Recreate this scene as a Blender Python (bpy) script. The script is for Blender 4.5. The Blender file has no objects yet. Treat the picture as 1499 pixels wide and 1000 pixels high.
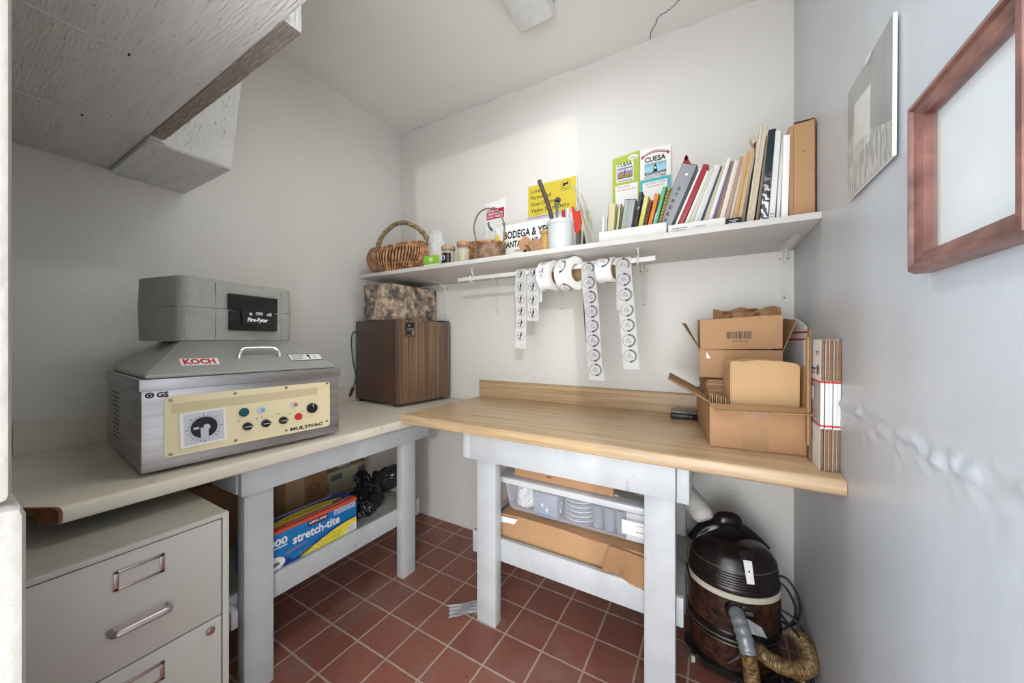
import bpy, bmesh, math, random
from mathutils import Matrix, Vector, noise, Euler
S = bpy.context.scene
COL = S.collection
PI = math.pi
rnd = random.Random(7)

# ---------------------------------------------------------------- camera, world, lights, exposure
cd = bpy.data.cameras.new('camera'); cam = bpy.data.objects.new('camera', cd); COL.objects.link(cam)
cam.location = (0, 0, 1.162); cam.rotation_euler = (PI/2, 0, math.radians(30))
cd.sensor_width = 36; cd.lens = 513/1499*36; cd.clip_start = .01
S.camera = cam
S.view_settings.view_transform = 'Standard'; S.view_settings.look = 'None'
S.view_settings.exposure = .34; S.view_settings.gamma = 1; S.view_settings.use_curve_mapping = False
w = bpy.data.worlds.new('world'); S.world = w; w.use_nodes = True
w.node_tree.nodes['Background'].inputs[0].default_value = (.95, .965, 1, 1)
w.node_tree.nodes['Background'].inputs[1].default_value = 3.2

def area(name, loc, target, sx, sy, power, col=(1, 1, 1)):
    l = bpy.data.lights.new(name, 'AREA'); l.shape = 'RECTANGLE'; l.size = sx; l.size_y = sy; l.energy = power; l.color = col
    o = bpy.data.objects.new(name, l); COL.objects.link(o); o.location = loc
    o.rotation_euler = (Vector(target)-Vector(loc)).to_track_quat('-Z', 'Y').to_euler(); return o
area('window_daylight', (1.284, -2.2, 1.9), (-.9, 1.75, 1.9), .05, .05, 34, (1, .99, .96))
area('side_window_daylight', (-1.56, -1.45, 1.25), (.27, .7, 1.2), .10, 1.9, 22, (.60, .80, 1))
area('side_window_daylight_narrow', (-1.82, -1.45, 1.25), (.27, .6, 1.2), .07, 1.9, 12, (.60, .80, 1))
area('doorway_fill', (.5, -1.3, .8), (-.9, 1.2, .7), 1.9, 1.3, 27, (.97, .985, 1))  # unseen fill lamp added behind the camera, standing in for doorway daylight
area('low_ceiling_fill', (.1, -.75, .25), (-.7, .5, 2.5), 1.4, .9, 7, (.93, .97, 1))  # unseen lamp added low behind the camera, aimed up to brighten the ceiling

# ---------------------------------------------------------------- helpers
def H(s):
    s = s.lstrip('#'); v = [int(s[i:i+2], 16)/255 for i in (0, 2, 4)]
    return tuple((c/12.92 if c <= .04045 else ((c+.055)/1.055)**2.4) for c in v)
MATS = {}
def M(name, c, rough=.5, metal=0, var=.06, scale=6, st=(1, 1, 1), bump=0, bscale=80, bst=None, c2=None, lo=.35, hi=.65,
      dirt=None, coat=0, trans=0, alpha=1, spec=.5, aniso=0):
    if name in MATS: return MATS[name]
    if isinstance(c, str): c = H(c)
    if isinstance(c2, str): c2 = H(c2)
    m = bpy.data.materials.new(name); m.use_nodes = True; n = m.node_tree.nodes; L = m.node_tree.links
    b = n['Principled BSDF']
    b.inputs['Roughness'].default_value = rough; b.inputs['Metallic'].default_value = metal
    b.inputs['Specular IOR Level'].default_value = spec
    b.inputs['Coat Weight'].default_value = coat; b.inputs['Transmission Weight'].default_value = trans
    b.inputs['Alpha'].default_value = alpha
    tc = n.new('ShaderNodeTexCoord'); mp = n.new('ShaderNodeMapping'); mp.inputs['Scale'].default_value = st
    L.new(tc.outputs['Object'], mp.inputs[0])
    nz = n.new('ShaderNodeTexNoise'); nz.inputs['Scale'].default_value = scale; nz.inputs['Detail'].default_value = 5
    L.new(mp.outputs[0], nz.inputs[0])
    cr = n.new('ShaderNodeValToRGB'); cr.color_ramp.elements[0].position = lo; cr.color_ramp.elements[1].position = hi
    d = c2 if c2 else tuple(x*(1-2*var) for x in c)
    cr.color_ramp.elements[0].color = (*d, 1); cr.color_ramp.elements[1].color = (*c, 1)
    L.new(nz.outputs[0], cr.inputs[0]); out = cr.outputs[0]
    if dirt:
        dc, ds, dst, dl, dh, amt = dirt
        mp2 = n.new('ShaderNodeMapping'); mp2.inputs['Scale'].default_value = dst; mp2.inputs['Location'].default_value = (3.1, 1.7, .4)
        L.new(tc.outputs['Object'], mp2.inputs[0])
        n2 = n.new('ShaderNodeTexNoise'); n2.inputs['Scale'].default_value = ds; n2.inputs['Detail'].default_value = 8; n2.inputs['Roughness'].default_value = .65
        L.new(mp2.outputs[0], n2.inputs[0])
        r2 = n.new('ShaderNodeMapRange'); r2.inputs[1].default_value = dl; r2.inputs[2].default_value = dh; r2.inputs[3].default_value = 0; r2.inputs[4].default_value = amt
        L.new(n2.outputs[0], r2.inputs[0])
        mx = n.new('ShaderNodeMix'); mx.data_type = 'RGBA'; L.new(r2.outputs[0], mx.inputs[0]); L.new(out, mx.inputs[6])
        mx.inputs[7].default_value = (*H(dc), 1) if isinstance(dc, str) else (*dc, 1); out = mx.outputs[2]
    L.new(out, b.inputs['Base Color'])
    if bump:
        mb = n.new('ShaderNodeMapping'); mb.inputs['Scale'].default_value = bst or st; L.new(tc.outputs['Object'], mb.inputs[0])
        nb = n.new('ShaderNodeTexNoise'); nb.inputs['Scale'].default_value = bscale; nb.inputs['Detail'].default_value = 4
        L.new(mb.outputs[0], nb.inputs[0])
        bp = n.new('ShaderNodeBump'); bp.inputs['Strength'].default_value = min(1, bump); bp.inputs['Distance'].default_value = .004*max(1, bump)
        L.new(nb.outputs[0], bp.inputs['Height']); L.new(bp.outputs[0], b.inputs['Normal'])
    MATS[name] = m; return m

def frame(o, x, up):
    x = Vector(x).normalized(); up = Vector(up).normalized(); nn = x.cross(up)
    m = Matrix.Identity(4)
    for i in range(3): m[i][0] = x[i]; m[i][1] = up[i]; m[i][2] = nn[i]; m[i][3] = o[i]
    return m
FRONT = lambda o=(0, 0, 0): frame(o, (1, 0, 0), (0, 0, 1))      # faces local -Y
I4 = Matrix.Identity(4)

class B:
    def __init__(s): s.bm = bmesh.new(); s.mats = []; s.mi = 0
    def m(s, mat):
        if mat not in s.mats: s.mats.append(mat)
        s.mi = s.mats.index(mat); return s
    def add(s, t, T=None):
        if T is not None: bmesh.ops.transform(t, matrix=T, verts=t.verts)
        for f in t.faces: f.material_index = s.mi
        me = bpy.data.meshes.new('tmp'); t.to_mesh(me); t.free(); s.bm.from_mesh(me); bpy.data.meshes.remove(me); return s
    def box(s, x0, x1, y0, y1, z0, z1, bev=0, T=None, seg=2):
        t = bmesh.new(); bmesh.ops.create_cube(t, size=1)
        for v in t.verts: v.co = Vector((x0 if v.co.x < 0 else x1, y0 if v.co.y < 0 else y1, z0 if v.co.z < 0 else z1))
        if bev: bmesh.ops.bevel(t, geom=t.edges[:], offset=bev, segments=seg, affect='EDGES', profile=.5)
        return s.add(t, T)
    def cyl(s, p0, p1, r0, r1=None, n=20, bev=0, T=None, caps=True):
        p0 = Vector(p0); p1 = Vector(p1); d = p1-p0
        t = bmesh.new(); bmesh.ops.create_cone(t, cap_ends=caps, segments=n, radius1=r0, radius2=r0 if r1 is None else r1, depth=d.length)
        if bev:
            es = [e for e in t.edges if len(e.link_faces) == 2 and any(len(f.verts) > 4 for f in e.link_faces)]
            bmesh.ops.bevel(t, geom=es, offset=bev, segments=2, affect='EDGES')
        R = d.to_track_quat('Z', 'Y').to_matrix().to_4x4(); R.translation = (p0+p1)/2
        bmesh.ops.transform(t, matrix=R, verts=t.verts); return s.add(t, T)
    def tube(s, pts, r, n=8, closed=False, T=None, rf=None, caps=True):
        t = bmesh.new(); pts = [Vector(p) for p in pts]; N = len(pts); rings = []; up = None
        for i, p in enumerate(pts):
            a = pts[(i-1) % N] if (closed or i > 0) else p; b = pts[(i+1) % N] if (closed or i < N-1) else p
            d = (b-a).normalized()
            if up is None: up = d.orthogonal().normalized()
            up = (up-d*up.dot(d)).normalized(); sd = d.cross(up); rr = rf(i/(N-1 if N > 1 else 1)) if rf else r
            rx, ry = rr if isinstance(rr, tuple) else (rr, rr)
            rings.append([t.verts.new(p+up*math.cos(2*PI*k/n)*rx+sd*math.sin(2*PI*k/n)*ry) for k in range(n)])
        for i in range(N if closed else N-1):
            A = rings[i]; C = rings[(i+1) % N]
            for k in range(n): t.faces.new((A[k], A[(k+1) % n], C[(k+1) % n], C[k]))
        if not closed and caps: t.faces.new(rings[0][::-1]); t.faces.new(rings[-1])
        return s.add(t, T)
    def lathe(s, prof, n=32, sx=1, sy=1, T=None, cap=True, wob=None):
        t = bmesh.new(); R = []
        for j, (r, z) in enumerate(prof):
            R.append([t.verts.new((sx*(r+(wob(j, k) if wob else 0))*math.cos(2*PI*k/n), sy*(r+(wob(j, k) if wob else 0))*math.sin(2*PI*k/n), z)) for k in range(n)])
        for i in range(len(R)-1):
            for k in range(n): t.faces.new((R[i][k], R[i][(k+1) % n], R[i+1][(k+1) % n], R[i+1][k]))
        if cap: t.faces.new(R[0][::-1]); t.faces.new(R[-1])
        return s.add(t, T)
    def prism(s, poly, t0, t1, T=None, bev=0):
        """polygon in local (x,y), extruded along local z from t0 to t1"""
        t = bmesh.new(); a = [t.verts.new((x, y, t0)) for x, y in poly]; b = [t.verts.new((x, y, t1)) for x, y in poly]
        t.faces.new(a[::-1]); t.faces.new(b); N = len(poly)
        for i in range(N): t.faces.new((a[i], a[(i+1) % N], b[(i+1) % N], b[i]))
        bmesh.ops.recalc_face_normals(t, faces=t.faces)
        if bev: bmesh.ops.bevel(t, geom=t.edges[:], offset=bev, segments=2, affect='EDGES')
        return s.add(t, T)
    def poly(s, pts, T=None):
        t = bmesh.new(); t.faces.new([t.verts.new(p if len(p) == 3 else (p[0], p[1], 0)) for p in pts]); return s.add(t, T)
    def rect(s, x0, x1, y0, y1, z=0, T=None): return s.poly([(x0, y0, z), (x1, y0, z), (x1, y1, z), (x0, y1, z)], T)
    def disc(s, cx, cy, rx, ry=None, z=0, T=None, n=28, a0=0, a1=2*PI, inner=0):
        ry = ry or rx; full = abs(a1-a0-2*PI) < 1e-4; k = n if full else n+1
        A = [(a0+(a1-a0)*i/n) for i in range(k)]
        if not inner: return s.poly([(cx+rx*math.cos(a), cy+ry*math.sin(a), z) for a in A]+([] if full else [(cx, cy, z)]), T)
        t = bmesh.new(); o = [t.verts.new((cx+rx*math.cos(a), cy+ry*math.sin(a), z)) for a in A]
        q = [t.verts.new((cx+rx*inner*math.cos(a), cy+ry*inner*math.sin(a), z)) for a in A]
        for i in range(n):
            j = (i+1) % k; t.faces.new((q[i], o[i], o[j], q[j]))
        return s.add(t, T)
    def text(s, txt, T, x, y, h, width=None, bold=0, shear=0, rot=0, z=.0004, ext=.0002, align='L', space=1):
        cu = bpy.data.curves.new('t', 'FONT'); cu.body = txt; cu.size = 1; cu.offset = bold; cu.shear = shear; cu.resolution_u = 2; cu.space_character = space
        o = bpy.data.objects.new('t', cu); COL.objects.link(o); dg = bpy.context.evaluated_depsgraph_get(); dg.update()
        me = bpy.data.meshes.new_from_object(o.evaluated_get(dg)); bpy.data.objects.remove(o); bpy.data.curves.remove(cu)
        t = bmesh.new(); t.from_mesh(me); bpy.data.meshes.remove(me)
        if not t.verts: t.free(); return s
        xs = [v.co.x for v in t.verts]; x0, x1 = min(xs), max(xs); sc = h/.7; sx = (width/(x1-x0)) if width else sc
        off = 0 if align == 'L' else -(x1-x0)*sx/2
        c, sn = math.cos(rot), math.sin(rot)
        for v in t.verts:
            a = (v.co.x-x0)*sx+off; b = v.co.y*sc
            v.co = Vector((x+a*c-b*sn, y+a*sn+b*c, z))
        return s.add(t, T)
    def blob(s, c, r, amp=.2, fr=3, sub=4, seed=0, T=None, squash=None):
        t = bmesh.new(); bmesh.ops.create_icosphere(t, subdivisions=sub, radius=1)
        for v in t.verts:
            p = v.co.copy(); k = 1+amp*(noise.turbulence(p*fr+Vector((seed, seed*2, 0)), 4, True)-.7)
            q = Vector((p.x*r[0], p.y*r[1], p.z*r[2]))*k
            if squash is not None and q.z < -squash: q.z = -squash
            v.co = q+Vector(c)
        return s.add(t, T)
    def build(s, name, parent=None, label=None, smooth=True, ang=35, loc=None):
        me = bpy.data.meshes.new(name); bmesh.ops.remove_doubles(s.bm, verts=[], dist=0) if False else None
        s.bm.normal_update(); s.bm.to_mesh(me); s.bm.free()
        for mt in s.mats: me.materials.append(mt)
        if smooth:
            me.shade_smooth(); me.set_sharp_from_angle(angle=math.radians(ang))
        o = bpy.data.objects.new(name, me); COL.objects.link(o)
        if parent: o.parent = parent
        if label: o['label'] = label
        if loc: o.location = loc
        return o
def tag(o, label=None, cat=None, group=None, kind=None):
    if label: o['label'] = label
    if cat: o['category'] = cat
    if group: o['group'] = group
    if kind: o['kind'] = kind
    return o
def thing(name, label, cat, loc=(0, 0, 0), rz=0, group=None, rot=None):
    o = bpy.data.objects.new(name, None); o.empty_display_size = .05; COL.objects.link(o); o.location = loc
    o.rotation_euler = rot if rot else (0, 0, rz); return tag(o, label, cat, group)
def copy_tree(o, parent=None):
    c = o.copy(); COL.objects.link(c); c.parent = parent
    for ch in list(o.children): copy_tree(ch, c)
    return c
def arc(cx, cy, r, a0, a1, n=8):
    return [(cx+r*math.cos(math.radians(a0+(a1-a0)*i/n)), cy+r*math.sin(math.radians(a0+(a1-a0)*i/n))) for i in range(n+1)]
def spl(pts, k=6):
    P = [Vector(p) for p in pts]; out = []
    for i in range(len(P)-1):
        a = P[max(i-1, 0)]; b = P[i]; c = P[i+1]; d = P[min(i+2, len(P)-1)]
        for j in range(k):
            t = j/k; out.append(.5*((2*b)+(c-a)*t+(2*a-5*b+4*c-d)*t*t+(3*b-a-3*c+d)*t**3))
    return out+[P[-1]]

# ---------------------------------------------------------------- materials
m_wall = M('painted_plaster', 'DFDDD7', .48, var=.02, scale=2.5, bump=.5, bscale=35, dirt=('8C8474', 9, (1, 1, 1), .72, .8, .5))
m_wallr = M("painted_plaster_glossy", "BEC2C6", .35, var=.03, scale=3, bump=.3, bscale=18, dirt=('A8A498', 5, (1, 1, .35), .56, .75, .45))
m_ceil = M('ceiling_paint', 'E8E6E1', .6, var=.02, scale=2, bump=.2, bscale=50)
m_dark = M('dark_crack', '2A2622', .9)
m_white = M('bench_paint', 'C2C6C8', .4, var=.04, scale=12, st=(1, 1, 1), bump=.4, bscale=45, dirt=('8D8878', 14, (1, 1, .6), .63, .76, .7))
m_shelfp = M('shelf_paint', 'D3D1CC', .45, var=.05, scale=8, st=(1, 9, 1), bump=.35, bscale=30, bst=(1, 9, 1))
m_bracket = M('bracket_paint', 'DCDAD4', .35, var=.03, dirt=('9A7B55', 30, (1, 1, 1), .66, .74, .6))
m_ply = M('rough_painted_plywood', 'DEDFDC', .42, var=.05, scale=5, st=(1, 8, 1), bump=.9, bscale=10, bst=(2, 22, 2), dirt=('6A625A', 5, (4, 34, 1), .60, .68, .6))
m_plyv = M('rough_painted_board', 'D4D4D0', .45, var=.05, scale=5, bump=.9, bscale=26, bst=(5, 5, 1), dirt=('6B635A', 5, (30, 30, 3), .58, .67, .75))
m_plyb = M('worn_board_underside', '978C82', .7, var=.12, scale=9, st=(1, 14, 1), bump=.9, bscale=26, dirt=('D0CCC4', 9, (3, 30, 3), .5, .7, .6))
m_oldply = M('stained_shelf_board', 'A9AAA2', .6, var=.1, scale=5, bump=.4, dirt=('4F4A3C', 24, (1, 1, 1), .56, .7, .7))
m_wood = M('maple_laminate', 'C4AA86', .27, var=.05, scale=3.4, st=(.6, 16, 16), c2='A88B68', lo=.3, hi=.72, bump=.0, dirt=('DABF97', 3, (1.2, 34, 34), .45, .7, .6), spec=.5)
m_cream = M('cream_laminate', 'DCD3C2', .42, var=.05, scale=4, dirt=('7D6B50', 16, (1, 1, 1), .64, .74, .65))
m_particle = M('particle_board_end', '9A5D33', .8, var=.2, scale=60, bump=.6, bscale=160)
m_cab = M('cabinet_enamel', 'BDBBB3', .38, var=.02, scale=3, dirt=('57524A', 60, (1, 1, 1), .74, .78, .6))
m_cabtop = M('cabinet_enamel_top', 'A8A698', .45, var=.04, dirt=('57524A', 40, (1, 1, 1), .72, .77, .6))
m_slot = M('black_gap', '141312', .8)
m_chrome = M('brushed_nickel', 'B9AEAB', .28, 1, var=.06, scale=40)
m_steel = M('brushed_steel', 'B9B8BA', .38, .9, var=.05, scale=4, st=(1, 1, 10), c2='A19E9D', bump=.0)
m_steellid = M('cast_aluminium', 'B4B3AD', .42, .35, var=.05, scale=4, dirt=('77746C', 6, (1, 1, 1), .58, .72, .5))
m_panel = M('control_panel_cream', 'E6DAB0', .42, var=.015)
m_panels = M('control_panel_tan', 'CFC199', .5, var=.015)
m_black = M('black_plastic', '16161A', .35, var=.15)
m_blackm = M('matte_black', '1A1A1C', .6, var=.1)
m_ink = M('black_ink', '17181A', .6, var=.02)
m_red = M('red_print', 'C4262E', .45, var=.02)
m_redp = M('red_plastic', 'C23A26', .35, var=.03)
m_teal = M('teal_button', '0E5660', .3, var=.05)
m_cyan = M('light_blue_plastic', '4FB4CC', .35, var=.03)
m_orange = M('orange_plastic', 'CE6A45', .4, var=.03)
m_paper = M('white_paper', 'F0F0EC', .55, var=.015)
m_grey = M('grey_safe', 'A5A79F', .5, var=.05, scale=30, bump=.35, bscale=180, dirt=('8A8C86', 8, (1, 1, 1), .55, .72, .5))
m_silver = M('silver_dial', 'D2D5D8', .35, .3, var=.05)
m_fridge = M('brown_enamel', '4A322A', .33, var=.06, dirt=('C9BFB2', 34, (1, 1, 1), .735, .76, .8))
m_fdoor = M('woodgrain_door', '86694F', .35, var=.1, scale=3, st=(70, 70, .5), c2='4E392C', lo=.40, hi=.60)
m_fedge = M('fridge_trim', '6B5546', .4, .3, var=.05)
m_granite = M('granite_print', 'C7B29A', .6, var=.1, scale=34, c2='93806F', lo=.44, hi=.56, dirt=('474346', 12, (1, 1, 1), .47, .58, .92))
m_card = M('cardboard', 'B99068', .75, var=.05, scale=5, bump=.2, bscale=60, bst=(30, 30, 1))
m_cardd = M('cardboard_brown', 'A47C55', .75, var=.06, scale=5, bump=.2, bscale=60)
m_cardl = M('kraft_paper', 'CBA778', .7, var=.04, scale=6)
m_carde = M('corrugated_edge', '7A5B3D', .85, var=.25, scale=90)
m_tape = M('tape', 'C39F7C', .25, var=.03)
m_ctape = M('clear_tape', 'AD875F', .18, var=.03)

# ================================================================ SETTING
XL, XR, YB = -1.915, .273, 1.75
def floor_mat():
    m = bpy.data.materials.new('quarry_tile'); m.use_nodes = True; n = m.node_tree.nodes; L = m.node_tree.links; b = n['Principled BSDF']
    tc = n.new('ShaderNodeTexCoord'); sx = n.new('ShaderNodeSeparateXYZ'); L.new(tc.outputs['Object'], sx.inputs[0])
    def mt(op, a, bb=None, cl=False):
        q = n.new('ShaderNodeMath'); q.operation = op; q.use_clamp = cl
        for i, v in enumerate((a, bb)):
            if v is None: continue
            if isinstance(v, (int, float)): q.inputs[i].default_value = v
            else: L.new(v, q.inputs[i])
        return q.outputs[0]
    wn = n.new('ShaderNodeTexNoise'); wn.inputs['Scale'].default_value = 40; L.new(tc.outputs['Object'], wn.inputs[0])
    wob = mt('MULTIPLY', mt('SUBTRACT', wn.outputs[0], .5), .004)
    def line(c, off, p):
        t = mt('DIVIDE', mt('ADD', mt('ADD', c, off), wob), p); f = mt('FRACT', t)
        d = mt('MULTIPLY', mt('SUBTRACT', .5, mt('ABSOLUTE', mt('SUBTRACT', f, .5))), p)
        return mt('FLOOR', t), d
    ix, dx = line(sx.outputs[0], 1.04+1.6, .16); iy, dy = line(sx.outputs[1], -1.035+1.57, .157)
    d = mt('MINIMUM', dx, dy)
    g = n.new('ShaderNodeMapRange'); g.interpolation_type = 'SMOOTHSTEP'
    g.inputs[1].default_value = .0028; g.inputs[2].default_value = .0048; L.new(d, g.inputs[0])
    cb = n.new('ShaderNodeCombineXYZ'); L.new(ix, cb.inputs[0]); L.new(iy, cb.inputs[1])
    w = n.new('ShaderNodeTexWhiteNoise'); L.new(cb.outputs[0], w.inputs[0])
    cr = n.new('ShaderNodeValToRGB'); cr.color_ramp.elements[0].color = (*H('7C4A3F'), 1); cr.color_ramp.elements[1].color = (*H('955F50'), 1)
    n1 = n.new('ShaderNodeTexNoise'); n1.inputs['Scale'].default_value = 14; n1.inputs['Detail'].default_value = 6; L.new(tc.outputs['Object'], n1.inputs[0])
    L.new(mt('ADD', mt('MULTIPLY', w.outputs[0], .5), mt('MULTIPLY', n1.outputs[0], .5)), cr.inputs[0])
    # dust lying in patches
    n2 = n.new('ShaderNodeTexNoise'); n2.inputs['Scale'].default_value = 3.2; n2.inputs['Detail'].default_value = 9; n2.inputs['Roughness'].default_value = .7; L.new(tc.outputs['Object'], n2.inputs[0])
    r2 = n.new('ShaderNodeMapRange'); r2.inputs[1].default_value = .5; r2.inputs[2].default_value = .75; r2.inputs[4].default_value = .65; L.new(n2.outputs[0], r2.inputs[0])
    mx = n.new('ShaderNodeMix'); mx.data_type = 'RGBA'; L.new(r2.outputs[0], mx.inputs[0]); L.new(cr.outputs[0], mx.inputs[6]); mx.inputs[7].default_value = (*H('94807A'), 1)
    n3 = n.new('ShaderNodeTexNoise'); n3.inputs['Scale'].default_value = 60; n3.inputs['Detail'].default_value = 6; L.new(tc.outputs['Object'], n3.inputs[0])
    r3 = n.new('ShaderNodeMapRange'); r3.inputs[1].default_value = .66; r3.inputs[2].default_value = .72; r3.inputs[4].default_value = .6; L.new(n3.outputs[0], r3.inputs[0])
    mx3 = n.new('ShaderNodeMix'); mx3.data_type = 'RGBA'; L.new(r3.outputs[0], mx3.inputs[0]); L.new(mx.outputs[2], mx3.inputs[6]); mx3.inputs[7].default_value = (*H('4A2A20'), 1)
    mg = n.new('ShaderNodeMix'); mg.data_type = 'RGBA'; L.new(g.outputs[0], mg.inputs[0]); L.new(mx3.outputs[2], mg.inputs[7])
    gr = n.new('ShaderNodeValToRGB'); gr.color_ramp.elements[0].color = (*H('9A8472'), 1); gr.color_ramp.elements[1].color = (*H('C4B2A0'), 1); L.new(n1.outputs[0], gr.inputs[0]); L.new(gr.outputs[0], mg.inputs[6])
    L.new(mg.outputs[2], b.inputs['Base Color'])
    rr = n.new('ShaderNodeMapRange'); rr.inputs[3].default_value = .28; rr.inputs[4].default_value = .55; L.new(n2.outputs[0], rr.inputs[0]); L.new(rr.outputs[0], b.inputs['Roughness'])
    bp = n.new('ShaderNodeBump'); bp.inputs['Strength'].default_value = .6; bp.inputs['Distance'].default_value = .002
    L.new(mt('ADD', g.outputs[0], mt('MULTIPLY', n3.outputs[0], .12)), bp.inputs['Height']); L.new(bp.outputs[0], b.inputs['Normal'])
    return m
b = B(); b.m(floor_mat()).box(-2.1, .45, -.6, 1.9, -.05, 0); tag(b.build('floor', smooth=False), kind='structure')

def rough_wall(name, o, sdir, nrm, L0, Hh, z0, mat, amp, ledge, extra=None, zslope=0):
    """plaster wall: slab plus a relief skin with a lumpy joint running along it at height z0"""
    b = B(); b.m(mat); sdir = Vector(sdir); nrm = Vector(nrm); o = Vector(o)
    t = bmesh.new(); zs = [0]
    while zs[-1] < Hh:
        z = zs[-1]; zs.append(z+(.006 if abs(z-z0) < .075 else .03 if abs(z-z0) < .3 else .12))
    n = int(L0/.012); G = []
    for z in zs:
        row = []
        for i in range(n+1):
            s = L0*i/n; p = o+sdir*s; zc = z0+.02*noise.noise(Vector((s*3, 0, z0*9)))+.008*noise.noise(Vector((s*17, 3, 0)))
            k = noise.turbulence(Vector((s*42, z*55, z0)), 4, False)
            lump = amp*math.exp(-((z-zc)/.013)**2)*max(0, .18+k*1.2)+amp*.6*math.exp(-((z-zc+.03)/.03)**2)*max(0, k)
            sm = 1/(1+math.exp((z-zc)/.006)) if abs(z-zc) < .1 else (1 if z < zc else 0)
            d = .0015+ledge*sm+lump+.0012*noise.noise(Vector((s*4, z*4, 1)))
            q = p+nrm*d; row.append(t.verts.new((q.x, q.y, z)))
        G.append(row)
    for j in range(len(G)-1):
        for i in range(n): t.faces.new((G[j][i], G[j][i+1], G[j+1][i+1], G[j+1][i]))
    bmesh.ops.recalc_face_normals(t, faces=t.faces)
    if t.faces[0].normal.dot(nrm) < 0: bmesh.ops.reverse_faces(t, faces=t.faces)
    b.add(t); e = o+sdir*L0-nrm*.12
    b.box(min(o.x, e.x), max(o.x, e.x), min(o.y, e.y), max(o.y, e.y), -.05, Hh)
    return tag(b.build(name, ang=180), kind='structure')
rough_wall('wall_back', (XL, YB, 0), (1, 0, 0), (0, -1, 0), XR-XL, 2.75, .972, m_wall, .0025, .0012)
rough_wall('wall_left', (XL, -.1, 0), (0, 1, 0), (1, 0, 0), YB+.1, 2.75, .985, m_wall, .003, .002)
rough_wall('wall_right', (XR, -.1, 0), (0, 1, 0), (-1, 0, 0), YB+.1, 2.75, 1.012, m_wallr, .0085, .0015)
# near wall with the doorway the room is seen through; its end is the chipped jamb at the left of the view
b = B(); b.m(M('grimy_door_jamb', 'B2AFA8', .55, var=.03, scale=8, bump=.6, bscale=40, dirt=('8A6B4A', 16, (1, 1, 1), .6, .75, .5)))
b.box(-2.03, -.5515, -.1, .049, 1.015, 2.75, bev=.008); b.box(-2.03, -.5475, -.1, .0565, -.02, 1.012, bev=.010)
b.m(m_wall).box(-.552, .40, -.1, .049, 2.154, 2.75)
tag(b.build('wall_front'), kind='structure')
b = B(); b.m(m_ceil)
t = bmesh.new(); zc = lambda x: 2.623-.029*(x+1.915)
vs = [t.verts.new((x, y, zc(x)+dz)) for dz in (0, .1) for x, y in ((-2.05, -.15), (.42, -.15), (.42, 1.9), (-2.05, 1.9))]
for f in ((0, 1, 2, 3), (7, 6, 5, 4), (0, 4, 5, 1), (1, 5, 6, 2), (2, 6, 7, 3), (3, 7, 4, 0)): t.faces.new([vs[i] for i in f])
bmesh.ops.recalc_face_normals(t, faces=t.faces); b.add(t)
ceil = tag(b.build('ceiling', smooth=False), kind='structure')
b = B(); b.m(m_dark); cp = spl([(-.26, 1.746), (-.245, 1.70), (-.225, 1.665), (-.21, 1.64), (-.17, 1.625), (-.13, 1.60), (-.09, 1.57), (-.02, 1.54), (.1, 1.46)], 5)
cp = [(p[0]+rnd.uniform(-.004, .004), p[1]+rnd.uniform(-.004, .004)) for p in [(q.x, q.y) for q in [Vector((*c, 0)) if len(c) == 2 else c for c in cp]]]
b.tube([(x, y, zc(x)-.0005) for x, y in cp], .0016, 5); b.build('crack', ceil, 'thin black crack in the plaster')
b = B(); b.m(m_wall)
for x0 in [XL+.02+i*.055 for i in range(39)]:
    if rnd.random() < .45: b.blob((x0, YB-.003, zc(x0)-.004), (.03, .006, .0045), .5, 2, 2, seed=x0*9)
b.build('plaster_bead', ceil, 'ragged plaster along the ceiling joint')

# ceiling light
t = thing('ceiling_light', 'slim rectangular ceiling light with a prismatic plastic cover', 'ceiling light', (-.66, .95, 2.585))
m_prism = M('prismatic_diffuser', 'E2E3E2', .3, var=.04, scale=30, bump=.8, bscale=150)
b = B(); b.m(m_white).box(-.09, .09, -.4, .395, -.02, 0, .004); b.build('base', t)
b = B(); b.m(m_prism); pr = [(-.085, -.022), (-.078, -.062), (-.066, -.07), (.066, -.07), (.078, -.062), (.085, -.022)]
b.prism(pr, -.40, .40, frame((0, 0, 0), (1, 0, 0), (0, 0, 1)), bev=.002); b.build('diffuser', t)
l = bpy.data.lights.new('fixture_fill', 'AREA'); l.shape = 'RECTANGLE'; l.size = .16; l.size_y = .78; l.energy = 5; l.color = (.97, .99, 1)  # fill lamp added below the unlit fixture to brighten the room
lo = bpy.data.objects.new('fixture_fill', l); COL.objects.link(lo); lo.parent = t; lo.location = (0, 0, -.074)

# ================================================================ OVERHEAD PLYWOOD
t = thing('overhead_cupboard', 'rough white painted plywood overhang with a lower box at its far end', 'overhead cupboard', (-1.2, .2, 1.79))
def loc(x0, x1, y0, y1, z0, z1): return (x0+1.2, x1+1.2, y0-.2, y1-.2, z0-1.79, z1-1.79)
b = B(); b.m(m_ply).box(*loc(-1.91, -.60, .052, .370, 1.79, 1.808), .001); b.build('bottom_panel', t)
b = B(); b.m(m_plyv).box(*loc(-1.485, -.73, .372, .405, 1.7925, 2.55), .001)
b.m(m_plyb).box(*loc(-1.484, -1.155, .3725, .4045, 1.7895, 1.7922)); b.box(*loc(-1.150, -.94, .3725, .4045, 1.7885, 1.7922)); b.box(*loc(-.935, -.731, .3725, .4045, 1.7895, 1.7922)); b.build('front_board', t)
b = B(); b.m(m_plyv)
b.prism([(-.71, -.008), (-.30, -.01), (-.217, .288), (-.08, .76), (-.71, .76)], -.385, -.207, frame((0, 0, 0), (1, 0, 0), (0, 0, 1)), bev=.0015)
b.box(-.71, -.288, .172, .2065, -.009, .76)
b.m(m_ply).box(-.709, -.303, .174, .384, -.0125, -.0095); b.build('side_box', t, 'boxed end with an outward leaning face')
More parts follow.
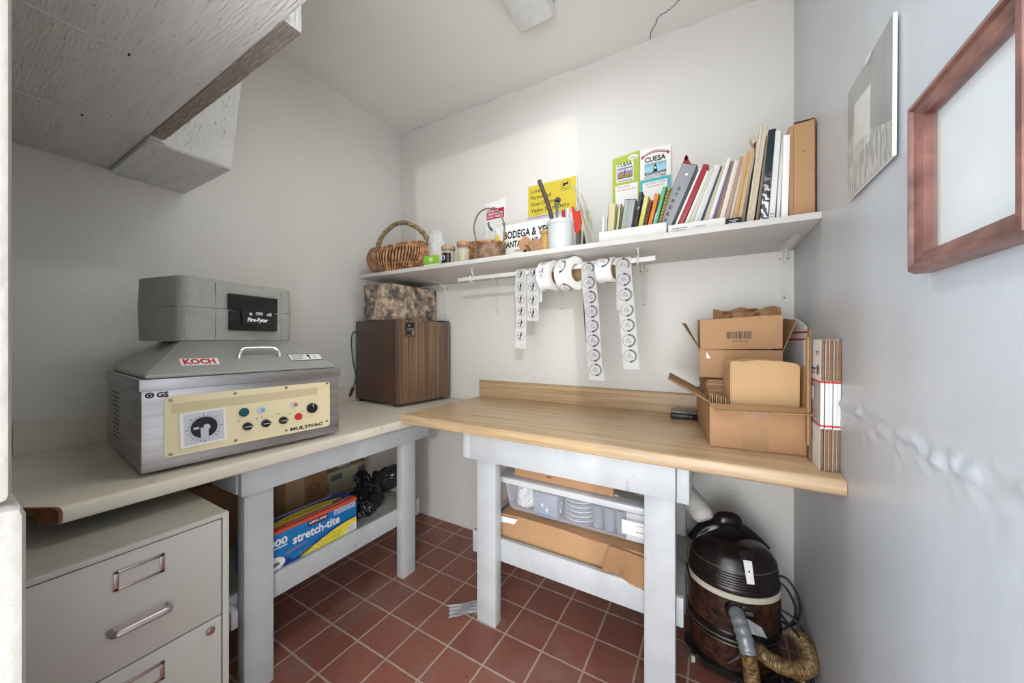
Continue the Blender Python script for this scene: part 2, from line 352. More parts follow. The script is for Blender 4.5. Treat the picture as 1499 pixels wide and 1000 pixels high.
for x, y0 in ((-1.105, .06), (-1.512, .06)):
    b = B(); b.m(m_white); b.tube([(x+1.2, y-.2, -.001) for y in (y0, .15, .235, .243)], .004, 8, rf=lambda u: (.0045*(1-.6*u), .0045*(1-.6*u)))
    b.m(m_slot).cyl((x+1.2, .044, -.0045), (x+1.2, .044, 0), .0022, n=10); b.build('bead_moulding', t)

# ================================================================ BENCH LEFT, COUNTER LEFT
t = thing('workbench', 'white painted timber bench under the cream worktop along the left wall', 'workbench', (-1.6, .95, 0))
def L2(x0, x1, y0, y1, z0, z1): return (x0+1.6, x1+1.6, y0-.95, y1-.95, z0, z1)
for x, y in ((-1.355, .545), (-1.36, 1.215), (-1.88, .545), (-1.88, 1.215)):
    b = B(); b.m(m_white).box(*L2(x, x+.046, y, y+.088 if y < 1 else y+.08, 0, .783), .003); b.build('leg', t)
b = B(); b.m(m_white).box(*L2(-1.308, -1.286, .528, 1.365, .670, .783), .003); b.build('apron', t)
b = B(); b.m(m_white).box(*L2(-1.382, -1.362, .49, 1.37, .245, .330), .002); b.build('rail', t)
for y in (.523, 1.298):
    b = B(); b.m(m_white).box(*L2(-1.90, -1.310, y, y+.02, .675, .783), .002); b.build('side_brace', t)
b = B(); b.m(m_white).box(*L2(-1.90, -1.298, .506, .524, .262, .318), .002); b.build('side_brace', t)
b = B(); b.m(m_oldply).box(*L2(-1.905, -1.384, .50, 1.37, .307, .322), .001); b.build('shelf_board', t)

def counter_prof(front, back, top, slab, drop, splash):
    """section (d from wall side, z): post-formed top with rolled nosing and a backsplash"""
    r = .012
    p = [(back, top-slab), (front-.04, top-slab), (front-.04, top-drop), (front-.006, top-drop)]
    p += [(front-.006+.006*math.sin(a), top-drop+.006-.006*math.cos(a)) for a in (PI/6, PI/3, PI/2)]
    p += [(front-r+r*math.cos(a), top-r+r*math.sin(a)) for a in (0, PI/6, PI/3, PI/2)]
    p += [(back+.022+.006, top), (back+.022, top+.006), (back+.022, top+splash-.006), (back+.016, top+splash), (back, top+splash)]
    return p
t = thing('worktop', 'stained cream laminate worktop with backsplash running along the left wall', 'worktop', (-1.91, .168, 0))
pr = counter_prof(.688, 0, .804, .02, .038, .102)
FX = frame((0, 0, 0), (1, 0, 0), (0, 0, 1))
def cut_end(b):
    for v in b.bm.verts:
        if v.co.y < .05: v.co.y -= min(.068, max(0, .688-v.co.x)*.63)
b = B(); b.m(m_cream).prism([p for p in pr if p[1] <= .8041 and p not in pr[-5:]]+[(.58, .804), (0, .804)], -1.578, -.003, FX)
for f in [f for f in b.bm.faces if len(f.verts) > 6]: pass
cut_end(b); b.build('top', t)
b = B(); b.m(m_cream).prism([(0, .8045), (.022, .8045), (.022, .900), (.016, .906), (0, .906)], -1.578, 0, FX); b.build('backsplash', t)
b = B(); b.m(m_particle).prism([(.02, .785), (.647, .785), (.649, .768), (.682, .768), (.686, .776), (.684, .797), (.672, .8025), (.58, .8025), (.02, .8025)], -.003, .0005, FX); cut_end(b); b.build('exposed_end', t, 'raw brown particle board end')

# ================================================================ BENCH RIGHT, COUNTER WOOD
t = thing('workbench', 'white painted timber bench under the maple worktop, at the back wall', 'workbench', (-.48, 1.45, 0))
def L3(x0, x1, y0, y1, z0, z1): return (x0+.48, x1+.48, y0-1.45, y1-1.45, z0, z1)
b = B(); b.m(m_white).box(*L3(-.862, -.100, 1.150, 1.172, .684, .816), .003); b.build('apron', t)
for x in (-.898, -.098):
    b = B(); b.m(m_white).box(*L3(x, x+.035, 1.150, 1.70, .684 if x < -.5 else .680, .814), .004); b.build('side_brace', t)
for x, y in ((-.860, 1.195), (-.197, 1.195), (-.860, 1.66), (-.197, 1.66)):
    b = B(); b.m(m_white).box(*L3(x, x+.092, y, y+.045, 0, .815), .003); b.build('leg', t)
b = B(); b.m(m_white).box(*L3(-.915, -.085, 1.241, 1.262, .246, .340), .003); b.build('rail', t)
b = B(); b.m(m_oldply).box(*L3(-.915, -.092, 1.263, 1.72, .315, .333), .001); b.build('shelf_board', t)
t = thing('worktop', 'pale maple laminate worktop with backsplash along the back wall', 'worktop', (-1.205, 1.748, 0))
FY = frame((0, 0, 0), (0, -1, 0), (0, 0, 1))          # x = distance from wall, z local = -X
pr = counter_prof(.646, 0, .837, .02, .040, .094)
b = B(); b.m(m_wood).prism([p for p in pr if p[1] <= .8371 and p not in pr[-5:]]+[(0, .837)], 0, -1.474, FY)
b.build('top', t)
b = B(); b.m(m_wood).prism([(0, .8375), (.022, .8375), (.022, .925), (.016, .931), (0, .931)], .02, -1.474, FY, bev=.001); b.build('backsplash', t)

# ================================================================ FILING CABINET
t = thing('filing_cabinet', 'grey steel filing cabinet standing under the near end of the cream worktop', 'filing cabinet', (-1.09, .09, 0), PI/2)
b = B(); b.m(m_cab).box(0, .33, .016, .60, .02, .706); b.box(0, .013, 0, .016, 0, .722, .001); b.box(.317, .33, 0, .016, 0, .722, .001)
b.box(.013, .317, 0, .016, .711, .722, .001); b.m(m_cabtop).box(.001, .329, .014, .60, .706, .7215, .001); b.m(m_slot).box(.013, .317, .008, .014, .01, .711); b.build('body', t)
for i, (z0, z1) in enumerate(((.4665, .7085), (.223, .4635), (.012, .220))):
    b = B(); b.m(m_cab).box(.0155, .3145, .0015, .012, z0, z1, .0015); d = b.build('drawer', t)
    zt = z1-.030; zb = zt-.042
    b = B(); b.m(m_chrome); b.box(.128, .207, -.0025, .0013, zt-.006, zt, .001); b.box(.128, .207, -.0025, .0013, zb, zb+.006, .001); b.box(.128, .136, -.0025, .0013, zb, zt, .001); b.box(.199, .207, -.0025, .0013, zb, zt, .001)
    b.m(m_cab).box(.135, .2, -.0005, .0012, zb+.005, zt-.005); b.build('label_holder', d)
    zh = z1-.151
    b = B(); b.m(m_chrome); b.tube(spl([(.122, .0005, zh), (.122, -.012, zh), (.126, -.022, zh), (.138, -.025, zh), (.197, -.025, zh), (.209, -.022, zh), (.213, -.012, zh), (.213, .0005, zh)], 4), .005, 8, rf=lambda u: (.0065, .0035)); b.build('handle', d)
b = B(); b.m(m_chrome).cyl((.291, .001, .44), (.291, -.005, .44), .009, n=20, bev=.001); b.cyl((.291, -.005, .44), (.291, -.008, .44), .0055, n=16); b.m(m_slot).box(.2902, .2918, -.0084, -.0079, .437, .443); b.build('lock', t)

# ================================================================ VACUUM PACKING MACHINE
ang = math.atan2(.997, .081)
t = thing('vacuum_packing_machine', 'stainless vacuum packing machine with sloping lid and cream control panel', 'vacuum packer', (-1.294, .307, .804), ang)
b = B(); b.m(m_steel).box(0, .53, 0, .50, .011, .255, .003); b.box(-.004, .534, -.004, .504, .226, .2575, .002)
b.build('body', t)
b = B(); b.m(m_slot)
for r_ in range(4):
    for c_ in range(11): b.box(-.0008, .001, .31+r_*.024, .323+r_*.024, .055+c_*.014, .058+c_*.014)
b.build('vents', t)
for x, y in ((.06, .06), (.47, .06), (.06, .44), (.47, .44)):
    b = B(); b.m(m_blackm).cyl((x, y, .0005), (x, y, .012), .022, .02, n=20); b.build('foot', t)
b = B(); b.m(m_steellid)
T0 = [(.008, .008), (.522, .008), (.522, .49), (.008, .49)]; T1 = [(.11, .145), (.45, .145), (.45, .42), (.11, .42)]
tm = bmesh.new(); q0 = [tm.verts.new((x, y, .259)) for x, y in T0]; q1 = [tm.verts.new((x, y, .266)) for x, y in T0]; q2 = [tm.verts.new((x, y, .359)) for x, y in T1]
tm.faces.new(q0[::-1]); tm.faces.new(q2)
for a, c in ((q0, q1), (q1, q2)):
    for i in range(4): tm.faces.new((a[i], a[(i+1) % 4], c[(i+1) % 4], c[i]))
bmesh.ops.bevel(tm, geom=[e for e in tm.edges], offset=.003, segments=2, affect='EDGES'); b.add(tm); lid = b.build('lid', t)
sl = math.atan2(.093, .137); up = Vector((0, math.cos(sl), math.sin(sl)))
def lidp(x, k): return (x, .008+k*.137, .266+k*.093)
LF = frame(lidp(0, 0), (1, 0, 0), up)
SL = math.hypot(.093, .137)
m_alu = M('polished_aluminium', 'C9CBCB', .3, .7, var=.03)
b = B(); b.m(m_alu)
nrm = Vector((0, -math.sin(sl), math.cos(sl)))
hp = [Vector(lidp(x, k))+nrm*h for x, k, h in ((.235, .42, -.001), (.236, .46, .010), (.243, .52, .017), (.258, .55, .019), (.326, .55, .019), (.341, .52, .017), (.348, .46, .010), (.349, .42, -.001))]
b.tube(spl(hp, 4), .007, 10, rf=lambda u: (.0075, .005)); b.build('handle', lid, 'pale aluminium grab handle')
b = B(); b.m(m_paper).rect(.088, .176, SL*.23, SL*.44, .0006, LF); b.m(m_red).text('KOCH', LF, .094, SL*.27, .024, .074, bold=.045, z=.001)
b.build('badge', lid, 'red lettering on a white sticker')
b = B(); b.m(m_ink).rect(.378, .492, SL*.24, SL*.49, .0006, LF); b.m(m_paper).rect(.380, .490, SL*.26, SL*.47, .0008, LF); b.m(m_ink)
for k in range(4): b.rect(.386, .386+(.044, .036, .042, .03)[k], SL*(.41-.042*k), SL*(.425-.042*k), .001, LF)
b.disc(.446, SL*.41, .006, .005, .001, LF); b.rect(.444, .449, SL*.30, SL*.39, .001, LF); b.text('?', LF, .464, SL*.33, .013, z=.001, bold=.02); b.build('warning_label', lid, 'white sticker with black lines')
FM = FRONT((0, -.0006, 0)); z0 = -.804
b = B(); b.m(m_ink).disc(.016, .215, .009, .008, .0006, FM, inner=.55); b.disc(.016, .215, .0035, .0035, .0006, FM); b.text('GS', FM, .029, .2085, .013, .024, bold=.05, z=.0006); b.build('emblem', t, 'dark blue round mark and letters')
# control panel
def rrect(x0, x1, y0, y1, r, n=5): return arc(x1-r, y1-r, r, 0, 90, n)+arc(x0+r, y1-r, r, 90, 180, n)+arc(x0+r, y0+r, r, 180, 270, n)+arc(x1-r, y0+r, r, 270, 360, n)
pn = None
b = B(); b.m(m_panel).prism(rrect(.043, .492, .042, .208, .010), 0, .0035, FM); b.m(m_panels)
b.poly([(.058, .187, .0037), (.447, .191, .0037), (.447, .165, .0037), (.058, .160, .0037)], FM)
b.m(m_panel).rect(.470, .4705, .07, .19, .004, FM); pn = b.build('control_panel', t)
for x, z in ((.056, .197), (.201, .199), (.343, .201), (.481, .203), (.056, .050), (.202, .054), (.343, .056), (.481, .062)):
    b = B(); b.m(m_chrome).lathe([(.0045, 0), (.0045, .001), (.003, .0026), (.001, .003)], 14, T=FM@Matrix.Translation((x, z, .0035)))
    b.m(m_slot).rect(x-.003, x+.003, z-.0004, z+.0004, .0068, FM); b.build('screw', pn)
DT = FM@Matrix.Translation((.126, .109, .004))@Matrix.Rotation(math.radians(2), 4, 'Z')
b = B(); b.m(m_paper).prism([(-.052, -.047), (.052, -.047), (.050, .050), (-.052, .050)], 0, .004, DT); b.m(m_silver).rect(-.044, .046, -.042, .046, .0043, DT)
b.m(m_ink)
for k in range(24):
    a = 2*PI*k/24; r0, r1 = .033, (.038 if k % 3 else .042)
    b.poly([(r0*math.cos(a-.02), r0*math.sin(a-.02), .0046), (r1*math.cos(a-.015), r1*math.sin(a-.015), .0046), (r1*math.cos(a+.015), r1*math.sin(a+.015), .0046), (r0*math.cos(a+.02), r0*math.sin(a+.02), .0046)], DT)
b.m(m_black).prism([(x, y) for x, y in arc(0, .002, .030, 0, 360, 32)[:-1]], .0045, .007, DT)
b.m(m_silver).rect(-.009, .009, -.030, .002, .0074, DT); b.cyl((.004, .003, .007), (.004, .003, .014), .008, n=18, T=DT); b.rect(-.024, -.012, .000, .006, .0075, DT); b.build('timer_dial', pn, 'square silver timer dial with black disc')
def knob(x, z, r, mat, depth=.012, name='knob', ptr=True, lab=None):
    K = FM@Matrix.Translation((x, z-.804, .0036)); b = B(); b.m(mat).cyl((0, 0, 0), (0, 0, depth), r, r*.9, n=22, bev=.001, T=K)
    if ptr: b.prism([(-.002, -r*.8), (r*1.25, 0), (-.002, r*.8)], 0, depth*.9, K); b.m(m_silver).rect(-r*.7, r*.8, -.0012, .0012, depth+.0004, K)
    return b.build(name, pn, lab)
for x in (.231, .281, .332): knob(x, .896, .0125, m_black, lab='black pointer knob')
knob(.223, .941, .014, m_teal, .006, 'push_button', False, 'dark teal push button')
knob(.381, .900, .0125, m_redp, .008, 'push_button', False, 'red push button')
b = B(); K = FM@Matrix.Translation((.426, .119, .0036)); b.m(m_black).cyl((0, 0, 0), (0, 0, .012), .018, .0165, n=28, bev=.0015, T=K); b.m(m_paper).rect(-.001, .001, .004, .016, .0125, K); b.build('knob', pn, 'large black knob')
for x, z, mt_ in ((.268, .941, m_cyan), (.366, .943, m_orange)):
    K = FM@Matrix.Translation((x, z-.804, .0036)); b = B(); b.m(m_silver).cyl((0, 0, 0), (0, 0, .003), .011, n=24, T=K); b.m(mt_).cyl((.005, 0, .003), (.005, 0, .008), .0058, n=18, T=K); b.build('indicator', pn)
b = B(); b.m(m_ink).text('MULTIVAC', FM, .356, .0505, .0105, .110, bold=.04, z=.0042)
for x, z in ((.209, .915), (.258, .915), (.300, .915), (.312, .920), (.354, .915), (.271, .917), (.322, .918), (.394, .917)): b.disc(x, z-.804, .0028, .0024, .0042, FM, inner=.7, n=14)
b.build('lettering', pn, 'black maker lettering')

# ================================================================ FIRE SAFE BOX
sang = math.atan2(.98, -.2)
t = thing('fireproof_box', 'grey fireproof document box with a black latch, on the packing machine lid', 'safe box', (-1.43, .46, 1.1645), sang)
def rbox(b, x0, x1, y0, y1, z0, z1, r, bev):
    b.prism(rrect(x0, x1, y0, y1, r, 6), z0, z1, None, bev)
for nm, z0_, z1_ in (('base', 0, .1080), ('lid', .1084, .205)):
    b = B(); b.m(m_grey); rbox(b, -.035, .352, 0, .25, z0_, z1_, .036, .0018)
    for v in b.bm.verts:
        e_ = .014
        k_ = max(0, (v.co.z-(.205-e_))/e_, ((e_*.6)-v.co.z)/(e_*.6)); c_ = Vector((.158, .125)); v.co.x = c_.x+(v.co.x-c_.x)*(1-.022*k_*k_); v.co.y = c_.y+(v.co.y-c_.y)*(1-.03*k_*k_)
    b.m(M('mould_line', '8F918A', .6))
    for xx in (.060, .292): b.box(xx, xx+.0009, -.0004, .002, z0_+.012, z1_-.012)
    b.build(nm, t)
b = B(); b.m(m_black)
FS = FRONT((0, 0, 0))
b.box(.095, .268, -.014, .001, .108, .163, .003); b.box(.098, .268, -.012, .001, .036, .104, .003)
b.prism([(.128, .113), (.250, .113), (.243, .056), (.135, .056)], .012, .018, FS, bev=.0015)
for k in range(12): b.box(.100, .264, -.0148, -.0138, .113+k*.004, .1142+k*.004)
lt = b.build('latch', t)
b = B(); b.m(m_silver)
for x in (.182, .190, .198): b.cyl((x-.0028, -.0185, .099), (x+.0028, -.0185, .099), .006, n=16)
b.cyl((.224, -.018, .097), (.224, -.0205, .097), .0045, n=14); b.box(.157, .166, -.0195, -.018, .091, .101); b.box(.230, .238, -.0195, -.018, .093, .105); b.build('combination_dials', lt)
b = B(); b.m(m_paper).text('Fire-Fyter', FS, .150, .070, .013, .076, bold=.05, shear=.15, z=.0184); b.build('lettering', lt, 'white maker lettering')

# ================================================================ FRIDGE + GRANITE BOX
fang = math.radians(85)
t = thing('mini_fridge', 'small brown fridge with woodgrain door, on the cream worktop in the corner', 'mini fridge', (-1.455, 1.327, .804), fang)
b = B(); b.m(m_fridge).box(0, .383, .052, .428, .016, .479, .004); b.build('body', t)
for x in (.02, .36):
    for y in (.07, .40):
        b = B(); b.m(m_blackm).cyl((x, y, .0005), (x, y, .018), .012, n=14); b.build('foot', t)
b = B(); b.m(m_fdoor).box(.006, .380, .010, .040, .016, .475, .0035); b.m(m_fedge).box(.0, .0055, .012, .04, .016, .475, .001); b.m(m_slot).box(.004, .38, .040, .051, .02, .475)
b.m(m_chrome).box(-.0005, .0008, .040, .043, .016, .476); d = b.build('door', t)
FO = .0102; b = B(); b.m(m_blackm).box(.036, .100, -.0015, .002, .386, .463, .001); b.m(m_fdoor).box(.040, .096, -.0022, -.0012, .390, .420)
b.m(M('latch_chrome', 'A9A49C', .25, 1)).box(.044, .092, -.006, -.001, .424, .431, .001); b.box(.050, .066, -.008, -.001, .440, .452, .002); b.box(.078, .092, -.007, -.001, .395, .418, .001); b.m(m_black).box(.044, .076, -.004, -.0015, .396, .416, .001); lk = b.build('latch', d, 'black and chrome door latch'); lk.location = (0, FO, 0)
b = B(); b.m(m_blackm).box(.30, .375, .012, .05, .4795, .485, .002); b.build('hinge', t)
b = B(); b.m(m_blackm).tube(spl([(.01, .40, .40), (-.02, .41, .415), (-.04, .405, .37), (-.035, .40, .25), (-.02, .39, .16), (-.03, .38, .12), (-.06, .36, .08)], 6), .0035, 8)
b.cyl((-.055, .364, .085), (-.085, .345, .045), .009, .007, n=12, bev=.001); b.build('power_cord', t)
t = thing('granite_pattern_box', 'box printed with a brown granite pattern, on top of the mini fridge', 'box', (-1.78, 1.345, 1.2845))
b = B(); b.m(m_granite).box(0, .22, 0, .375, 0, .200, .002); b.m(m_granite).box(.0, .22, 0, .375, .2005, .2035, .001); b.build('body', t)

# ================================================================ WALL SHELF
zs = lambda x: 1.553-.0057*(x+1.82)                          # top of the shelf, sagging slightly to the right
t = thing('wall_shelf', 'long white painted shelf board on five metal brackets across the back wall', 'shelf', (-.774, 1.54, 1.5335))
b = B(); b.m(m_shelfp); tl = math.atan(.0057)
RS = Matrix.Rotation(tl, 4, 'Y'); b.box(-1.045, 1.045, -.208, .207, -.0065, .0135, .001, RS); b.build('board', t)
for x in (-1.503, -1.106, -.702, -.288, .240):
    b = B(); b.m(m_bracket); zt = zs(x)-.0215-1.5335+.0005; zb = 1.328-1.5335; X = x+.774; yw = .2075
    WP = frame((X, yw, 0), (1, 0, 0), (0, 0, 1)); wt = .022 if x < .2 else .020
    b.prism([(-.009, zb), (.009, zb), (.012, zb+.02), (wt, zt-.03), (wt, zt), (-wt, zt), (-wt, zt-.03), (-.012, zb+.02)], .0, .0025, WP, bev=.0006)
    b.prism([(-.0035, zb+.03), (.0035, zb+.03), (.007, zt-.01), (-.007, zt-.01)], .0025, .008, WP, bev=.001)
    AP = frame((X, yw, zt), (1, 0, 0), (0, -1, 0))
    b.prism([(-wt, 0), (wt, 0), (wt, .03), (.010, .235), (.006, .245), (-.006, .245), (-.010, .235), (-wt, .03)], -.003, 0, AP, bev=.0006)
    b.prism([(-.006, .01), (.006, .01), (.003, .22), (-.003, .22)], -.009, -.003, AP, bev=.001)
    b.m(m_bracket).prism([(0, 0), (.055, 0), (0, -.055)], -.004, .004, frame((X, yw-.003, zt-.003), (0, -1, 0), (0, 0, 1)))
    b.m(M('rusty_screw', '8A6B4A', .5, .5)); b.cyl((X, yw-.002, zb+.008), (X, yw-.005, zb+.008), .0032, n=10)
    for sx_ in (-.7, .7): b.cyl((X+sx_*wt, yw-.002, zt-.03), (X+sx_*wt, yw-.005, zt-.03), .0028, n=10)
    b.build('bracket', t)

t = thing('hanging_rod', 'white square rod hung on hooks beneath the shelf, holding the label rolls', 'rod', (-.665, 1.42, 1.477))
b = B(); b.m(m_bracket).box(-.473, .473, -.007, .007, -.009, .009, .001); b.build('bar', t)
for x in (-.386, .409):
    z1 = zs(x-.665)-.0205-1.477
    b = B(); b.m(m_bracket).cyl((x, 0, z1-.004), (x, 0, z1), .012, n=18, bev=.001); b.tube(spl([(x, 0, z1), (x, 0, .03), (x, .014, .018), (x, .016, -.004), (x, .006, -.016), (x, -.010, -.015), (x, -.017, -.003), (x, -.016, .012)], 5), .0035, 8); b.build('hook', t)

# label strips: every emblem is a printed ring with a small figure
m_lab = M('label_paper', 'F6F6F4', .4, var=.015)
m_print = M('label_print', '2B2D31', .5, var=.02)
m_printg = M('label_print_grey', '8D9096', .5, var=.03)
m_core = M('cardboard_core', 'A98A60', .8, var=.08)
def emblem(b, T, w, style):
    r = w*.42
    if style == 0:
        b.m(m_printg).disc(0, 0, r*.95, r, .0004, T, 22, inner=.93); b.disc(0, 0, r*.72, r*.8, .0004, T, 20, inner=.95)
        b.m(m_print).poly([(-r*.10, -r*.65), (r*.05, -r*.7), (r*.12, -r*.1), (r*.30, r*.1), (r*.18, r*.65), (-r*.02, r*.7), (-r*.12, r*.2)], T)
        b.poly([(-r*.38, -r*.6, .0005), (-r*.12, -r*.55, .0005), (-r*.2, -r*.1, .0005)], T); b.m(m_printg).rect(-r*.6, -r*.3, -r*.05, r*.3, .0004, T)
    else:
        b.m(m_print).disc(0, 0, r*1.02, r*1.02, .0004, T, 20, a0=-PI*.55, a1=PI*.52, inner=.74)
        b.m(m_printg).disc(0, 0, r*.98, r*.98, .0004, T, 16, a0=PI*.55, a1=PI*1.42, inner=.93)
        b.m(m_lab).disc(0, 0, r*.94, r*.94, .00055, T, 16, a0=-PI*.4, a1=PI*.4, inner=.96)
        b.m(m_print)
        for x, y, ww, hh in ((-.42, .05, .34, .05), (-.42, -.28, .05, .38), (-.12, -.28, .05, .34), (.02, -.32, .3, .05), (.02, -.1, .26, .05), (.26, -.3, .05, .24), (-.3, .22, .3, .05), (-.05, .3, .05, .2), (.12, .12, .05, .22)):
            b.rect(x*r, (x+ww)*r, y*r, (y+hh)*r, .0005, T)
        for k in range(6):
            a = PI*.62+k*.27; b.rect(r*1.15*math.cos(a)-.0008, r*1.15*math.cos(a)+.0008, r*.9*math.sin(a)-.0008, r*.9*math.sin(a)+.0008, .0004, T)
m_printw = m_print
def path_emblems(b, path, x0, x1, pitch, start, style, w, back=False):
    """emblems laid along a ribbon path given in (y,z) with x shift; faces outward"""
    L = 0; seg = []
    for i in range(len(path)-1):
        a, c = Vector(path[i]), Vector(path[i+1]); seg.append((L, a, c)); L += (c-a).length
    d = start
    while d < L-w*.35:
        for l0, a, c in reversed(seg):
            if d >= l0: break
        u = (c-a).normalized(); p = a+u*(d-l0)
        upv = -u; xd = Vector((1, 0, 0)); xd = (xd-upv*xd.dot(upv)).normalized()
        emblem(b, frame(p, xd, upv), w, style); d += pitch
def ribbon(b, path, w, th=.0012):
    t = bmesh.new(); rows = []
    for p in path: rows.append([t.verts.new((p[0]-w/2, p[1], p[2])), t.verts.new((p[0]+w/2, p[1], p[2]))])
    for i in range(len(rows)-1): t.faces.new((rows[i][0], rows[i][1], rows[i+1][1], rows[i+1][0]))
    bmesh.ops.solidify(t, geom=t.faces[:], thickness=th); bmesh.ops.recalc_face_normals(t, faces=t.faces); b.add(t)
def strip(label, xc, w, zbot, style, drift=0, loop=False, back=.12, twist=0):
    t = thing('label_strip', label, 'label strip', (xc, 1.42, 1.49), group=None); b = B(); b.m(m_lab)
    L_ = 1.49-zbot; sway = lambda k: drift*(k/L_)
    path = [(0, .012, -.03), (0, .0105, -.004), (0, .006, .0035), (0, 0, .0055), (0, -.006, .0035), (0, -.0105, -.004), (sway(.03), -.0115, -.03)]
    n = 14; path += [(sway(k), -.0115-.004*math.sin(k*22), -k) for k in [.03+(L_-.03)*i/n for i in range(1, n+1)]]
    if loop:
        e = path[-1]; path += [(e[0]+.003, e[1]+.006, e[2]-.005), (e[0]+.002, e[1]+.016, e[2]+.004)]+[(e[0]*(1-i/8)-.012*math.sin(PI*i/8), e[1]+.024, e[2]+(L_-.02)*i/8) for i in range(1, 9)]
        path[0] = (0, .0125, -.025)
        b.m(m_lab); ribbon(b, path, w)
    else: ribbon(b, [(p[0], p[1]+(.0 if i else 0), p[2]) for i, p in enumerate(path)], w)
    # tail behind the rod
    ribbon(b, [(0, .012, -.03), (.001, .0125, -back)], w)
    vis = [p for p in path[3:7+n]]
    path_emblems(b, [(p[0], p[1]-.0005, p[2]) for p in vis], 0, 0, w*(1.02 if style == 0 else 1.0), w*.62, style, w)
    b.build('strip', t, smooth=False); return t
def roll(label, xc, w, r, style, yaw=0, rot0=.3):
    zc_ = 1.4865-(r-.022-.0) if False else 1.4865-.036
    t = thing('label_roll', label, 'label roll', (xc, 1.42, zc_-.0005), yaw); b = B(); XA = Matrix.Rotation(PI/2, 4, 'Y')
    prof = [(.0375, -w/2), (r, -w/2), (r, w/2), (.0375, w/2)]
    b.m(m_lab); t2 = bmesh.new(); n = 40; R = []
    for rr, zz in prof: R.append([t2.verts.new((zz, rr*math.cos(2*PI*k/n), rr*math.sin(2*PI*k/n))) for k in range(n)])
    for i in range(3):
        for k in range(n): t2.faces.new((R[i][k], R[i][(k+1) % n], R[i+1][(k+1) % n], R[i+1][k]))
    bmesh.ops.recalc_face_normals(t2, faces=t2.faces); b.add(t2)
    for j in range(int(2*PI*r/(w*1.02))):
        a = rot0+j*w*1.02/r; p = Vector((0, -(r+.0003)*math.cos(a), (r+.0003)*math.sin(a)))
        u = Vector((0, math.sin(a), math.cos(a))); nn = -1
        # keep each print curved with the roll: small enough to sit as a facet
        bb = B(); bb.mats = b.mats; emblem(bb, I4, w, style); b.mats = bb.mats
        for v in bb.bm.verts:
            al = a+v.co.y/r; rr = r+.0004+v.co.z; v.co = Vector((v.co.x, -rr*math.cos(al), rr*math.sin(al)))
        me = bpy.data.meshes.new('q'); bb.bm.to_mesh(me); bb.bm.free(); b.bm.from_mesh(me); bpy.data.meshes.remove(me)
    b.build('labels', t)
    b = B(); b.m(m_core); t2 = bmesh.new(); R = []
    for rr, zz in ((.0374, -w/2-.001), (.0374, w/2+.001), (.035, w/2+.001), (.035, -w/2-.001)): R.append([t2.verts.new((zz, rr*math.cos(2*PI*k/n), rr*math.sin(2*PI*k/n))) for k in range(n)])
    for i in range(4):
        for k in range(n): t2.faces.new((R[i][k], R[i][(k+1) % n], R[(i+1) % 4][(k+1) % n], R[(i+1) % 4][k]))
    bmesh.ops.recalc_face_normals(t2, faces=t2.faces); b.add(t2); b.build('core', t, 'brown cardboard core'); return t
strip('white label strip of six pale oval prints, leftmost on the rod', -.767, .055, 1.130, 0)
strip('short white label strip of pale oval prints, second from the left end of the rod', -.700, .058, 1.255, 0, drift=-.008, back=.15)
roll('white roll of pale oval labels without a hanging strip, on the rod', -.628, .060, .0655, 0, yaw=-.12, rot0=.1)
roll('thick label roll with bold dark crescents turned to show its brown core', -.531, .066, .070, 1, yaw=-.32, rot0=.35)
strip('longest hanging label strip, looped at the bottom, with dark crescent prints', -.452, .060, 1.003, 1, drift=.036, loop=True)
roll('small label roll with dark crescents squeezed between the two long strips', -.376, .062, .050, 1, yaw=-.1, rot0=.6)
strip('long label strip of dark crescent prints, rightmost on the rod', -.312, .060, 1.054, 1, drift=.034, back=.2)

# ================================================================ POSTERS AND PRINTS ON THE WALLS
def squig(b, T, x0, x1, y, h=.002, z=.0008, seed=1):
    r = random.Random(seed); x = x0
    while x < x1: d = r.uniform(.003, .009); b.rect(x, min(x+d, x1), y, y+h, z, T); x += d+.0014
m_lime = M('lime_print', 'A9BE2A', .45, var=.02); m_maroon = M('maroon_print', '9C2B52', .45, var=.02); m_tealp = M('teal_print', '4BB3BF', .45, var=.02)
m_sky = M('pale_blue_print', '9FD3E2', .45, var=.03); m_yel = M('yellow_print', 'D4C03C', .45, var=.02); m_pink = M('crimson_print', 'B52653', .45, var=.02)
m_slate = M('slate_print', '6D7A7B', .5); m_lav = M('violet_print', '8C7FA6', .5, var=.1); m_food = M('mixed_fruit_print', 'C58A4A', .5, var=.2, scale=160, c2='55702C')
def wallthing(name, label, cat, x0, z0, y=1.7405): return thing(name, label, cat, (x0, y, z0))
PF = FRONT((0, 0, 0))
t = wallthing('poster', 'lime green market poster with a fruit picture, left one of the pair behind the books', 'poster', -.434, 1.770)
b = B(); b.m(m_lime).prism([(0, 0), (.126, 0), (.127, .298), (.001, .286)], 0, .0012, PF); W_ = .286
b.m(m_paper).rect(.020, .100, W_-.122, W_-.030, .0016, PF); b.disc(.098, W_-.012, .022, .012, .0016, PF); b.rect(.014, .119, 0, W_-.135, .0016, PF)
b.m(m_ink).text('CUESA', PF, .024, W_-.046, .017, .070, bold=.03, z=.002); b.text('2015', PF, .084, W_-.014, .008, .026, bold=.02, rot=-.25, z=.002)
b.m(m_lav).rect(.024, .096, W_-.102, W_-.052, .0019, PF); b.m(m_paper)
for k in range(9): b.rect(.027+k*.0075, .031+k*.0075, W_-.072, W_-.060, .0021, PF)
b.m(m_food).disc(.044, W_-.092, .018, .010, .0021, PF); b.disc(.076, W_-.092, .018, .011, .0022, PF); b.m(m_ink).rect(.058, .061, W_-.09, W_-.064, .0023, PF); b.rect(.024, .096, W_-.1045, W_-.101, .0023, PF)
b.m(m_ink); squig(b, PF, .026, .096, W_-.111, .002, .002, 3); squig(b, PF, .026, .096, W_-.119, .004, .002, 4)
